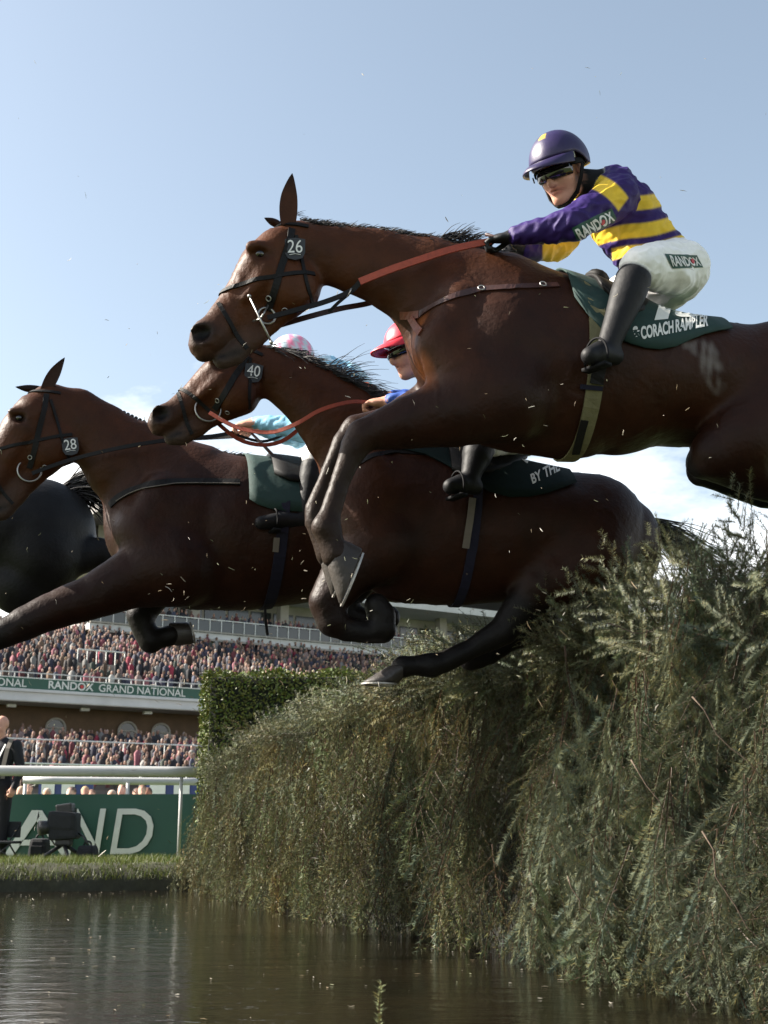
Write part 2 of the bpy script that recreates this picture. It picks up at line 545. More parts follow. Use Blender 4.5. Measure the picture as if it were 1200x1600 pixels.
# grass on the bank
def blades(nb, fn, hmin, hmax, wid, base, seed):
    r = np.random.default_rng(seed)
    V = np.zeros((nb, 3, 3), np.float32); C = np.zeros((nb, 3, 3), np.float32)
    for i in range(nb):
        p = fn(r)
        a = r.uniform(0, 6.28); h = r.uniform(hmin, hmax); lean = r.normal(0, 0.45, 2) * h
        w = np.array([math.cos(a), math.sin(a), 0]) * wid
        V[i] = [p - w, p + w, p + np.array([lean[0], lean[1], h])]
        c = np.array(base) * r.uniform(0.6, 1.5) * np.array([r.uniform(0.8, 1.35), 1, 1])
        C[i] = [c * 0.8, c * 0.8, c * 1.2]
    return V.reshape(-1, 3), np.arange(nb * 3).reshape(-1, 3), C.reshape(-1, 3)
def bankpt(r):
    s_ = -r.uniform(0.02, 1.0) ** 1.3 * 3.0 + 0.05
    d = r.uniform(-0.3, 3.4)
    z = GZ - 0.012 if s_ < -0.3 else GZ - 0.012 - 0.16 * ((s_ + 0.3) / 0.35) ** 1.6
    return FP(s_, d, z)
V, F, C = blades(15000, bankpt, 0.035, 0.10, 0.0035, (0.06, 0.082, 0.013), 3)
o = link('bank_grass', mesh_np('bank_grass', V, F, C), MATS['grass_blade']); tag(o, 'short sunlit turf along the top of the far pool bank', 'grass', kind='stuff')

# ================================================================== running rail, green board
rail = empty('running_rail', at(140, 1340, 14.7) * [1, 1, 0] + [0, 0, GZ])
tag(rail, 'thick white plastic running rail in front of the green board', 'rail')
rl = np.array(rail.location)
def railpts(py0, py1, Y0, Y1):
    a, b_ = at(-160, py0, Y0), at(320, py1, Y1)
    return [a + (b_ - a) * k / 8 - rl for k in range(9)]
q = MB(); q.tube(railpts(1203.5, 1206, 14.4, 14.8), 0.058, 14); q.build('top_rail', MATS['white_plastic'], rail, True)
for px in (284, -150):
    q = MB(); a = at(px, 1206, 14.78) - rl
    q.tube([[a[0], a[1], 0.0], [a[0], a[1], a[2] - 0.03]], 0.02, 10); q.build('post', MATS['white_plastic'], rail, True)
rail2 = empty('inner_rail', at(140, 1330, 18.6) * [1, 1, 0] + [0, 0, GZ])
tag(rail2, 'second white rail seen just below and behind the first', 'rail')
rl2 = np.array(rail2.location)
a, b_ = at(36, 1219, 18.4), at(330, 1221.5, 18.9)
q = MB(); q.tube([a + (b_ - a) * k / 6 - rl2 for k in range(7)], 0.052, 12); q.build('top_rail', MATS['white_plastic'], rail2, True)
for px in (40, 200, 325):
    p = at(px, 1220, 18.6) - rl2
    q = MB(); q.tube([[p[0], p[1], 0.0], [p[0], p[1], p[2] - 0.03]], 0.026, 8); q.build('post', MATS['white_plastic'], rail2, True)

bd = empty('advertising_board', (at(140, 1300, 16.3)[0], 16.3, GZ))
tag(bd, 'long green board with big white letters AND behind the bank', 'board')
bl = np.array(bd.location)
x0, x1 = at(-330, 1300, 16.3)[0], at(420, 1300, 16.3)[0]
ztop = at(140, 1241, 16.3)[2]
q = MB(); q.box(((x0 + x1) / 2 - bl[0], 0.03, (ztop - GZ) / 2), (x1 - x0, 0.05, ztop - GZ)); q.build('panel', MATS['board_green'], bd)
def strokes(name, polys, Y=16.285, th=0.012, m='sign_white'):
    q = MB()
    for pl in polys:
        P = [at(px, py, Y) - bl for px, py in pl]
        nn = len(P); Vv = P + [p + np.array([0, -th, 0]) for p in P]
        q.add(Vv, [tuple(range(nn)), tuple(range(2 * nn - 1, nn - 1, -1))] + [(i, (i + 1) % nn, nn + (i + 1) % nn, nn + i) for i in range(nn)])
    q.build(name, MATS[m], bd)
strokes('letter_a', [[(50, 1266), (61, 1266), (62, 1276), (18, 1341), (4, 1341)], [(61.2, 1266), (66, 1266), (112, 1341), (100, 1341), (57.5, 1283)], [(30, 1321), (88.5, 1321), (82, 1312), (36, 1312)]])
strokes('letter_n', [[(113, 1263.5), (121, 1263.5), (110, 1335.5), (101, 1335.5)], [(113, 1263.5), (122, 1263.5), (153.5, 1326), (152, 1335.5), (148, 1335.5)], [(157, 1263.5), (166, 1263.5), (154.5, 1335.5), (145.5, 1335.5)]])
outer = [(184, 1263.5), (212, 1263.5), (226, 1267), (236, 1276), (240, 1290), (238, 1306), (230, 1320), (218, 1330), (203, 1334.5), (172, 1334.5)]
inner = [(191.5, 1272.5), (211, 1272.5), (221, 1275.5), (228, 1282), (230.5, 1291), (229, 1303), (223, 1314), (213.5, 1322), (201, 1325.5), (182.5, 1325.5)]
strokes('letter_d', [[outer[i], outer[(i + 1) % 10], inner[(i + 1) % 10], inner[i]] for i in range(10)])
strokes('letter_r', [[(-50, 1266), (-40, 1266), (-50, 1341), (-60, 1341)], [(-40, 1266), (-22, 1266), (-22, 1275), (-40, 1275)], [(-22, 1266), (-10, 1276), (-14, 1296), (-24, 1304), (-28, 1296), (-22, 1288), (-22, 1275)], [(-45, 1304), (-24, 1304), (-28, 1296), (-45, 1296)], [(-36, 1304), (-26, 1304), (-10, 1341), (-22, 1341)]])

# blue and white boards behind the second rail
for k, (pa, pb, m, nm, lab) in enumerate(((60, 145, 'blue_board', 'blue_hoarding', 'dark blue hoarding behind the spectators at the left end of the green board'), (228, 330, 'blue_board', 'blue_hoarding', 'bright blue hoarding behind the spectators next to the spruce fence'))):
    a, b_ = at(pa, 1242, 26.5), at(pb, 1242, 26.5)
    r_ = empty(nm, ((a[0] + b_[0]) / 2, 26.5, GZ)); tag(r_, lab, 'hoarding')
    h_ = at(pa, 1216, 26.5)[2] - GZ
    q = MB(); q.box((0, 0, h_ / 2), (b_[0] - a[0], 0.06, h_)); q.build('panel', MATS[m], r_)
    for f in (0.18, 0.55):
        w_ = (b_[0] - a[0]) * 0.24
        q = MB(); q.box(((f - 0.5) * (b_[0] - a[0]), -0.045, h_ * 0.86), (w_, 0.02, h_ * 0.16)); q.build('white_strip', MATS['sign_white'], r_)

# ================================================================== grandstand
SE = np.array([0.848, 0.530]); SB = np.array([-0.530, 0.848]); S0 = np.array([-21.0, 70.0])
def SP(t, b_, z): 
    p = S0 + SE * t + SB * b_
    return np.array([p[0], p[1], z])
st_rot = math.atan2(SE[1], SE[0])
stand = empty('grandstand', (S0[0], S0[1], GZ), st_rot)
tag(stand, 'long multi-storey grandstand packed with spectators in the distance', 'grandstand')
def sbox(mb, t0, t1, b0, b1, z0, z1):
    mb.box(((t0 + t1) / 2, (b0 + b1) / 2, (z0 + z1) / 2 - GZ), (t1 - t0, b1 - b0, z1 - z0))
def spart(name, m, boxes):
    q = MB()
    for b_ in boxes: sbox(q, *b_)
    return q.build(name, MATS[m], stand)
T0, T1 = -9, 64
spart('lower_wall', 'brown_wall', [(T0, T1, 2.0, 2.6, GZ, 8.0)])
spart('terrace_slab', 'white_wall', [(T0, T1, -0.3, 2.5, 7.76, 8.47)])
spart('fascia_moulding', 'white_wall', [(T0, T1, -0.42, -0.3, 8.3, 8.42), (T0, T1, -0.38, -0.3, 7.8, 7.92)])
ban = spart('banner', 'board_green', [(T0, T1, -0.16, -0.1, 8.47, 9.06)])
spart('banner_trim', 'sign_white', [(T0, T1, -0.2, -0.17, 9.06, 9.11)])
spart('front_rail', 'white_wall', [(T0, T1, -0.15, -0.1, 9.34, 9.40)] + [(t_, t_ + 0.05, -0.14, -0.1, 9.06, 9.34) for t_ in np.arange(T0, T1, 0.75)])
# lettering on the banner, repeated along it
def stext(s_, t0, size, z, b_=-0.19, m='sign_white', bold=0.012):
    Vt, T, ext = text_tris(s_, bold, 9.0)
    Vt = Vt * size
    V3 = np.stack([t0 + Vt[:, 0], np.full(len(Vt), b_), z - GZ + Vt[:, 1]], 1)
    Vb = V3.copy(); Vb[:, 1] += 0.03
    o = link('lettering', mesh_np('lettering', V3, T[:, :]), MATS[m], ban); return ext[0] * size
tt = -6.75
for rep in range(7):
    w1 = stext('RANDOX', tt, 0.60, 8.56, bold=0.02)
    q = MB(); q.tube([[tt + w1 * 0.735, -0.19, 8.765 - GZ], [tt + w1 * 0.735, -0.225, 8.765 - GZ]], 0.10, 12); q.build('red_dot', MATS['sign_red'], ban)
    w2 = stext('GRAND', tt + w1 + 0.32, 0.60, 8.56, bold=0.006)
    w2 += 0.22 + stext('NATIONAL', tt + w1 + w2 + 0.54, 0.60, 8.56, bold=0.006)
    if rep == 0: PER = w1 + w2 + 1.55; 
    tt += PER
# stepped terrace
spart('terrace_steps', 'terrace', [(T0, T1, 0.3 + i * 0.85, 0.3 + (i + 1) * 0.85, 8.3, 8.75 + i * 0.30) for i in range(16)])
spart('parapet', 'tan_wall', [(5.6, 9.3, 14.2, 14.6, 8.3, 14.25)])
spart('parapet_railing', 'sign_white', [(5.6, 9.3, 14.25, 14.3, 14.72, 14.8)] + [(t_, t_ + 0.06, 14.3, 14.36, 14.25, 14.72) for t_ in np.arange(5.6, 9.3, 0.35)])
# upper storeys
spart('back_wall', 'dark_inside', [(9.7, T1, 19.0, 19.6, 8, 22.3)])
spart('end_wall', 'grey_roof', [(9.3, 9.7, 14.4, 19.6, 8, 22.3)])
spart('box_front', 'cream_wall', [(9.7, T1, 14.3, 14.5, 12.6, 14.2)])
spart('lower_balcony_slab', 'white_wall', [(9.2, T1, 12.6, 18.9, 14.2, 14.62)])
spart('slab_lip', 'cream_wall', [(9.2, T1, 12.4, 12.6, 14.05, 14.2), (9.2, T1, 12.45, 12.6, 14.65, 14.75)])
spart('soffit_pipe', 'grey_roof', [(9.2, T1, 13.0, 13.1, 13.62, 13.72), (9.2, T1, 13.6, 13.7, 13.25, 13.33)])
spart('upper_balcony_slab', 'white_wall', [(8.6, T1, 13.4, 18.9, 18.2, 18.75)])
spart('roof', 'grey_roof', [(9.2, T1, 12.0, 20.0, 22.3, 23.0)])
bm_ = bmesh.new()
def shared(name, m, size, spots, parent, rz=0.0):
    q = MB(); q.box((0, 0, 0), size); o = q.build(name, MATS[m], parent); me = o.data
    for i, p in enumerate(spots):
        if i: o = link(name, me, None, parent)
        o.location = p; o.rotation_euler = (0, 0, rz)
shared('glass_panel', 'stand_glass', (0.84, 0.03, 0.72), [(9.6 + i * 0.9, 12.9, 15.2 - GZ) for i in range(50)], stand)
spart('glass_railing_posts', 'sign_white', [(9.12 + i * 0.9, 9.17 + i * 0.9, 12.82, 12.87, 14.62, 15.62) for i in range(51)] + [(9.1, 54.2, 12.82, 12.88, 15.62, 15.68)])
shared('column', 'cream_wall', (0.7, 0.7, 3.58), [(11 + i * 7.4, 16.4, 16.41 - GZ) for i in range(8)], stand)
shared('upper_column', 'cream_wall', (0.7, 0.7, 3.55), [(11 + i * 7.4, 16.4, 20.525 - GZ) for i in range(8)], stand)
shared('window', 'stand_glass', (1.7, 0.08, 2.0), [(11 + i * 1.95, 17.8, 16.5 - GZ) for i in range(28)], stand)
spart('window_frame', 'cream_wall', [(9.7, T1, 17.86, 17.95, 14.62, 15.5), (9.7, T1, 17.86, 17.95, 17.5, 18.2)] + [(9.925 + i * 1.95, 10.125 + i * 1.95, 17.82, 17.95, 15.5, 17.5) for i in range(29)])
shared('window', 'stand_glass', (0.9, 0.06, 0.45), [(10.5 + i * 1.3, 14.26, 13.5 - GZ) for i in range(34)], stand)
# arched windows in the lower wall
def arched(t_, b_=1.98):
    q = MB(); n_ = 14; z0, zc, w_ = 5.2, 6.6, 0.52
    P = [(-w_, z0), (w_, z0)] + [(w_ * math.cos(math.pi * k / n_), zc + w_ * math.sin(math.pi * k / n_)) for k in range(n_ + 1)]
    Vv = [(t_ + x, b_ - 0.05, z - GZ) for x, z in P] + [(t_ + x, b_, z - GZ) for x, z in P]; m = len(P)
    q.add(Vv, [tuple(range(m)), tuple(range(2 * m - 1, m - 1, -1))] + [(i, (i + 1) % m, m + (i + 1) % m, m + i) for i in range(m)])
    w = q.build('arched_window', MATS['stand_glass'], stand)
    q = MB()
    pts = [(t_ + x * 1.05, b_ - 0.09, z - GZ) for x, z in P[1:]] + [(t_ - w_ * 1.05, b_ - 0.09, z0 - GZ)]
    q.tube(pts, 0.07, 6); q.tube([(t_ - w_, b_ - 0.09, zc - GZ), (t_ + w_, b_ - 0.09, zc - GZ)], 0.06, 6)
    q.build('frame', MATS['cream_wall'], w)
for t_ in (8.2, 10.3, 14.4, 18.0, 3.9, -0.4): arched(t_)
for t_ in (1.0, 5.2, 9.0, 13.0): 
    q = MB(); q.box((t_, 0.9, 7.62 - GZ), (0.5, 0.3, 0.18)); q.build('soffit_lamp', MATS['sign_white'], stand, bevel=0.03)
# lower lawn steps in front of the stand
ls = empty('crowd_steps', (S0[0], S0[1], GZ), st_rot); tag(ls, 'dark concrete steps for the crowd below the arched windows', 'steps')
q = MB()
for i in range(12): sbox(q, T0, T1, -16 + i * 1.35, -16 + (i + 1) * 1.35, GZ + 0.01, 2.35 + i * 0.235)
q.build('step', MATS['terrace'], ls)
q = MB()
for i, (b_, z) in enumerate(((-16.2, 2.3), (-8.2, 3.9))):
    q.tube([(T0, b_, z + 1.0), (T1, b_, z + 1.0)], 0.04, 6)
    for t_ in np.arange(T0, T1, 2.2): q.tube([(t_, b_, z - 0.3), (t_, b_, z + 1.0)], 0.03, 5)
q.build('hand_rail', MATS['sign_white'], ls)
# viewing stair box in the terrace crowd (grey panel with railings)
q = MB(); sbox(q, 5.3, 8.2, 3.0, 4.2, 8.4, 10.55); q.build('gangway_box', MATS['cream_wall'], stand)
q = MB()
for t_ in np.linspace(5.3, 8.2, 6): q.tube([(t_, 2.98, 10.55 - GZ), (t_, 2.98, 11.35 - GZ)], 0.035, 5)
q.tube([(5.3, 2.98, 11.35 - GZ), (8.2, 2.98, 11.35 - GZ)], 0.04, 5)
q.build('gangway_rail', MATS['sign_white'], stand)

# ---- crowd
def person_low():
    V, F, K = [], [], []
    rings = [(0.35, .17, .12), (0.9, .19, .13), (1.32, .235, .125), (1.44, .13, .08), (1.50, .06, .06)]
    n_ = 7
    for z, a, b_ in rings:
        for j in range(n_):
            th = 2 * math.pi * j / n_; V.append((a * math.cos(th), b_ * math.sin(th), z)); K.append(0)
    for i in range(len(rings) - 1):
        for j in range(n_): F.append((i * n_ + j, i * n_ + (j + 1) % n_, (i + 1) * n_ + (j + 1) % n_, (i + 1) * n_ + j))
    b0 = len(V)
    for i, (z, r) in enumerate(((1.47, .05), (1.54, .085), (1.62, .10), (1.70, .085), (1.745, .03))):
        for j in range(6):
            th = 2 * math.pi * j / 6; V.append((r * 0.85 * math.cos(th), r * math.sin(th), z)); K.append(1 if (i < 2 or (i < 4 and math.sin(th) < -0.1)) else 2)
    for i in range(4):
        for j in range(6): F.append((b0 + i * 6 + j, b0 + i * 6 + (j + 1) % 6, b0 + (i + 1) * 6 + (j + 1) % 6, b0 + (i + 1) * 6 + j))
    return np.array(V, np.float32), np.array(F), np.array(K)
PV, PF, PK = person_low()
CLOTH = [(0.02, 0.02, 0.03)] * 7 + [(0.05, 0.05, 0.09)] * 4 + [(0.30, 0.29, 0.28), (0.55, 0.53, 0.5), (0.30, 0.08, 0.10), (0.45, 0.16, 0.20), (0.12, 0.07, 0.05), (0.22, 0.14, 0.09), (0.42, 0.30, 0.28), (0.07, 0.08, 0.13), (0.18, 0.04, 0.05), (0.08, 0.10, 0.08), (0.4, 0.04, 0.08), (0.15, 0.09, 0.07), (0.10, 0.07, 0.06), (0.06, 0.05, 0.05), (0.14, 0.12, 0.11)]
HAIR = [(0.02, 0.015, 0.01), (0.06, 0.035, 0.02), (0.12, 0.075, 0.03), (0.28, 0.2, 0.1), (0.35, 0.33, 0.3), (0.42, 0.25, 0.19)]
SKIN = [(0.50, 0.28, 0.21), (0.58, 0.35, 0.27), (0.42, 0.22, 0.15), (0.62, 0.40, 0.32)]
def crowd_mesh(spots, seed):
    r = np.random.default_rng(seed); n_ = len(spots)
    V = np.zeros((n_, len(PV), 3), np.float32); C = np.zeros((n_, len(PV), 3), np.float32)
    for i, p in enumerate(spots):
        a = st_rot + r.normal(0, 0.6); s_ = r.uniform(0.76, 0.94)
        V[i] = (PV * s_) @ rotz(a).T.astype(np.float32) + np.array(p, np.float32)
        pal = np.array([CLOTH[r.integers(len(CLOTH))], SKIN[r.integers(4)], HAIR[r.integers(6)]], np.float32) * r.uniform(0.3, 0.72)
        C[i] = pal[PK]
    F = (PF[None] + (np.arange(n_) * len(PV))[:, None, None]).reshape(-1, 4)
    return V.reshape(-1, 3), F, C.reshape(-1, 3)
r = np.random.default_rng(5)
spots = []
for i in range(16):
    for t_ in np.arange(T0 + 0.3, 46, 0.42):
        if 5.0 < t_ < 8.6 and 2.6 < 0.5 + i * 0.85 < 4.6: continue
        if r.random() < 0.05: continue
        spots.append(SP(t_ + r.normal(0, 0.12), 0.7 + i * 0.85 + r.normal(0, 0.1), 8.75 + i * 0.30 - (0.35 if i < 2 else 0.0)))
V, F, C = crowd_mesh(spots, 21)
o = link('terrace_crowd', mesh_np('terrace_crowd', V, F, C), MATS['attr_flat']); tag(o, 'dense crowd of spectators packed on the terrace above the green banner', 'crowd', kind='stuff')
spots = []
for i in range(12):
    for t_ in np.arange(T0 + 0.3, 34, 0.55):
        if r.random() < 0.14: continue
        spots.append(SP(t_ + r.normal(0, 0.15), -15.6 + i * 1.35 + r.normal(0, 0.2), 2.35 + i * 0.235))
        if r.random() < 0.6: spots.append(SP(t_ + 0.25 + r.normal(0, 0.15), -15.0 + i * 1.35 + r.normal(0, 0.15), 2.35 + i * 0.235))
V, F, C = crowd_mesh(spots, 22)
o = link('lawn_crowd', mesh_np('lawn_crowd', V, F, C), MATS['attr_flat']); tag(o, 'crowd of spectators on the steps below the arched windows', 'crowd', kind='stuff')
spots = []
for row, (b_, p_) in enumerate(((13.3, 0.85), (13.95, 0.8), (14.6, 0.6))):
    for t_ in np.arange(9.8, 52, 0.6):
        if r.random() > p_: continue
        spots.append(SP(t_ + r.normal(0, 0.12), b_ + 0.1 + r.normal(0, 0.08), 14.62 + row * 0.22))
V, F, C = crowd_mesh(spots, 23)
o = link('balcony_crowd', mesh_np('balcony_crowd', V, F, C), MATS['attr_flat']); tag(o, 'row of spectators on the glass-fronted balcony above the terrace', 'crowd', kind='stuff')

# ================================================================== spruce fence
mat('needles', attr=True, rough=0.5, spec=0.3, transl=0.10)
mat('fence_core', (0.012, 0.012, 0.008), 0.95, 0.5, 8.0, 1.0, 14)
mat('bare_branch', (0.085, 0.058, 0.038), 0.8, 0.3, 30, 0.4, 80)
def bough(seed, L=0.48, ntw=15, dens=420.0, nlen=0.0195, nwid=0.0010, droop=0.25, tint=(1, 1, 1), hang=0.0):
    r = np.random.default_rng(seed)
    V, T, C = [], [], []
    gr = np.array([0.064, 0.072, 0.039]) * np.array(tint)
    def stem(p0, d, length, rad, needle_scale, depth):
        d = d / np.linalg.norm(d)
        n_ = 7; pts = [p0]; dd = d.copy()
        for i in range(n_):
            dd = dd + np.array([0, 0, -droop / n_]) + r.normal(0, 0.05, 3); dd /= np.linalg.norm(dd)
            pts.append(pts[-1] + dd * length / n_)
        pts = np.array(pts)
        side = np.cross(d, [0, 0, 1.0]); side /= np.linalg.norm(side) + 1e-9
        for i in range(n_):
            w = rad * (1 - 0.85 * i / n_)
            for ax in (side, np.array([0, 0, 1.0])):
                b = len(V)
                V.extend([pts[i] - ax * w, pts[i] + ax * w, pts[i + 1] + ax * w * 0.85, pts[i + 1] - ax * w * 0.85])
                T.append((b, b + 1, b + 2)); T.append((b, b + 2, b + 3))
                C.extend([np.array([0.07, 0.042, 0.024])] * 4)
        m = int(length * dens)
        for i in range(m):
            f = r.uniform(0.04, 1.0) * n_; k = min(int(f), n_ - 1); p = pts[k] + (pts[k + 1] - pts[k]) * (f - k)
            t = pts[k + 1] - pts[k]; t /= np.linalg.norm(t)
            a = r.uniform(0, 2 * math.pi)
            a = a if r.random() < 0.35 else (r.choice([0.0, math.pi]) + r.normal(0, 0.45))
            s1 = np.cross(t, [0, 0, 1.0]); s1 /= np.linalg.norm(s1) + 1e-9; s2 = np.cross(s1, t)
            rad_d = math.cos(a) * s1 + math.sin(a) * s2
            nd = rad_d * 0.90 + t * 0.44 + r.normal(0, 0.10, 3)
            ln = nlen * needle_scale * r.uniform(0.75, 1.15)
            w = np.cross(nd, t); w = w / (np.linalg.norm(w) + 1e-9) * nwid
            b = len(V)
            V.extend([p - w, p + w, p + nd * ln]); T.append((b, b + 1, b + 2))
            c = gr * r.uniform(0.7, 1.35)
            if r.random() < 0.12: c = c * np.array([1.6, 1.25, 0.8])
            C.extend([c, c, c * 1.8 + np.array([.012, .013, .011])])
    stem(np.zeros(3), np.array([1, 0, 0.05]), L, 0.0026, 1.0, 0)
    for i in range(ntw):
        f = 0.10 + 0.84 * i / ntw
        sgn = 1 if i % 2 else -1
        ln = (0.22 * (1 - f) + 0.06) * r.uniform(0.75, 1.2)
        z = -droop * L * f * f * 0.55
        stem(np.array([f * L, 0, z]), np.array([0.75, sgn * 0.8, r.normal(-hang, 0.2)]), ln, 0.0016, 0.95, 1)
    return np.array(V, np.float32), np.array(T), np.array(C, np.float32)

TINTS = [(1, 1, 1), (1.05, 1.05, 0.95), (0.8, 0.95, 1.1), (1.2, 1.1, 0.9), (0.92, 1.08, 0.9), (1.1, 1.1, 1.05)]
NEAR = [bough(100 + i, L=0.42 + 0.05 * (i % 4), ntw=10 + i % 4, dens=1050, tint=np.array(TINTS[i % 6]) * [1.15, 1.18, 1.4], droop=0.15 + 0.1 * (i % 3), hang=0.1 * (i % 3)) for i in range(9)]  # near boughs tinted brighter, strong sunlight put into the needle colour
MID = [bough(200 + i, L=0.40 + 0.05 * (i % 3), ntw=12, dens=420, nlen=0.019, nwid=0.0013, tint=TINTS[i % 6]) for i in range(6)]
FAR = [bough(300 + i, L=0.36 + 0.05 * (i % 3), ntw=11, dens=190, nlen=0.024, nwid=0.0021, tint=np.array(TINTS[(i + 3) % 6]) * [1.08, 1.05, 1.0]) for i in range(6)]

fence = empty('spruce_fence', FP(6, -0.5, 0.0)); tag(fence, 'tall steeplechase fence thatched with drooping green spruce boughs at the pool edge', 'fence')
fl = np.array(fence.location)
SMAX = 11.6
def fheight(s_): return 1.50 + 0.05 * fbm1(s_ * 1.6, 2.0) + 0.03 * fbm1(s_ * 5, 1.0) - 0.30 * max(0, 1 - s_ / 2.2) 
def face(s_, t_):
    """outer face of the fence: t 0 at the water, 1 at the ridge"""
    d = -0.03 - 0.42 * t_ ** 1.6 + 0.05 * fbm1(s_ * 2.2 + t_ * 3, 3.3)
    return FP(s_, d, t_ * fheight(s_))
# core
V, F = [], []
NS, NT = 80, 12
for i in range(NS):
    s_ = 0.12 + (SMAX + 0.2 - 0.12) * i / (NS - 1)
    for k in range(NT):
        t_ = k / (NT - 1)
        p = face(s_, t_ * 0.93) - np.array([FN[0], FN[1], 0]) * (0.28 + 0.03 * fbm1(s_ * 8 + t_ * 5, 6)); p[2] -= 0.05
        V.append(p - fl)
    V.append(FP(s_, -1.05, fheight(s_) * 0.86) - fl); V.append(FP(s_, -1.15, -0.05) - fl)
K = NT + 2
F = [(i * K + k, (i + 1) * K + k, (i + 1) * K + k + 1, i * K + k + 1) for i in range(NS - 1) for k in range(K - 1)]
me = bpy.data.meshes.new('core'); me.from_pydata([tuple(map(float, v)) for v in V], [], F + [tuple(range(K)), tuple((NS - 1) * K + k for k in range(K))])
core = link('brush_core', me, MATS['fence_core'], fence, True)

spots = []
r = np.random.default_rng(77)
Nv = np.array([FN[0], FN[1], 0.0]); Ev = np.array([FE[0], FE[1], 0.0]); Zv = np.array([0, 0, 1.0])
def mk(p, d, nrm, sc):
    d = d / np.linalg.norm(d)
    y = np.cross(nrm, d); y /= np.linalg.norm(y) + 1e-9
    z = np.cross(d, y)
    return np.stack([d, y, z], 1) * sc, p
def addspot(s_, t_, up=False):
    p = face(s_, t_)
    if up:
        k_ = min(1.0, max(0.0, (s_ - 6.0) / 3.0))     # boughs folded over at the far end, spikier close by
        d = Zv * r.uniform(-0.1 + .2 * k_, 0.28 + .72 * k_) + Nv * r.uniform(0.55 - .65 * k_, 0.95) + Ev * r.normal(0, 0.45); nrm = Nv * 0.6 + Zv * 0.3 + r.normal(0, 0.2, 3)
        p = p - Nv * r.uniform(0.0, 0.35) - Zv * (r.uniform(0.0, 0.12) + .2 * k_)
    else:
        tass = fbm1(s_ * 9.0 + 1.3 * math.sin(t_ * 4 + s_ * 2), 0.6)      # hanging tassels with gaps between them
        if tass < -0.12 and r.random() < 0.75: return
        lump = 0.03 * fbm1(s_ * 5.3 + 2.1 * math.sin(t_ * 7 + s_), 4.4) + 0.11 * tass
        d = -Zv + Nv * r.uniform(-0.05, 0.42) + Ev * r.normal(0, 0.24); nrm = Nv + Zv * 0.35 + r.normal(0, 0.35, 3)
        p = p + Nv * (1.5 * lump - r.uniform(0.0, 0.14))
    M, p = mk(p, d, nrm, r.uniform(0.75, 1.1) if up or s_ < 1.5 or r.random() < .6 else r.uniform(1.2, 1.75))
    spots.append((p, M, s_, up))
for i in range(2200):
    s_ = r.uniform(0.0, 1.0) ** 0.9 * SMAX
    t_ = 0.16 + 0.86 * r.random() ** 0.85
    addspot(s_, t_)
for i in range(520): addspot(r.uniform(0, SMAX), r.uniform(0.9, 1.0), True)
for i in range(160): addspot(r.uniform(5.5, 9.0), r.uniform(0.95, 1.03), True)
for i in range(160):      # left end of the fence
    s_ = r.uniform(-0.06, 0.12); p = face(s_, r.uniform(0.15, 1.0)) - Nv * r.uniform(0, 0.9)
    M, p = mk(p, -Zv - Ev * r.uniform(0, 0.5) + Nv * r.normal(0, 0.25), -Ev + r.normal(0, 0.3, 3), r.uniform(0.7, 1.1))
    spots.append((p, M, s_, False))
info = []
for k, (p, M, s_, up) in enumerate(spots):
    dep = cdepth(p + M[:, 0] * 0.2)
    if dep < 0.8: info.append((99, k)); continue
    px, py = topix(p + M[:, 0] * 0.2)
    vis = -60 < px < 1260 and 600 < py < 1660
    info.append((dep if vis else dep + 50, k))
info.sort()
partset = [k for _, k in info[:300]]
nearme = []
for i, (V, T, C) in enumerate(NEAR):
    me = mesh_np('spruce_bough', V, T, C); me.materials.append(MATS['needles']); nearme.append(me)
for j, k in enumerate(partset):
    p, M, s_, up = spots[k]
    o = bpy.data.objects.new('spruce_bough', nearme[j % 9]); COLL.objects.link(o); o.parent = fence
    MM = Matrix(np.vstack([np.hstack([M, (p - fl)[:, None]]), [0, 0, 0, 1]]).tolist()); o.matrix_local = MM
rest = [k for _, k in info[300:]]
VV, TT, CC = [], [], []; base = 0
for j, k in enumerate(rest):
    p, M, s_, up = spots[k]
    Y = p[1]
    tpl = (MID if Y < 7 else FAR)
    V, T, C = tpl[j % len(tpl)]
    if s_ > 4.5 and not up: p = p - Nv * min(.05, .02 * (s_ - 4.5))
    VV.append(V @ M.T.astype(np.float32) + (p - fl).astype(np.float32)); TT.append(T + base); base += len(V)
    dead = max(0.0, fbm1(p[0] * 3.1 + p[2] * 4.7, 2.2) - .25) * 1.2           # patches of browned boughs
    CC.append((C * r.uniform(0.7, 1.3) * (1 + dead * np.array([.35, .12, 0]))).astype(np.float32))
o = link('spruce_thatch', mesh_np('spruce_thatch', np.concatenate(VV), np.concatenate(TT), np.concatenate(CC)), MATS['needles'], fence); tag(o, kind='stuff')
print('thatch tris', sum(len(t) for t in TT))
# bare pale sticks poking from the thatch
for a, b_, Y in (((1080, 1082), (1205, 1225), 3.75), ((1090, 1290), (1205, 1500), 3.5), ((985, 1180), (1062, 1290), 4.02), ((950, 975), (1060, 970), 4.35), ((885, 1370), (935, 1440), 4.3)):
    pa, pb = at(*a, Y), at(*b_, Y)
    pts = [pa + (pb - pa) * f + np.array([0, 0, -1]) * 0.03 * math.sin(f * 3.1) + r.normal(0, 0.007, 3) - fl for f in np.linspace(0, 1, 7)]
    q = MB(); q.tube(pts, [0.0026 * (1 - 0.6 * f) for f in np.linspace(0, 1, 7)], 6); q.build('bare_stick', MATS['bare_branch'], fence, True)

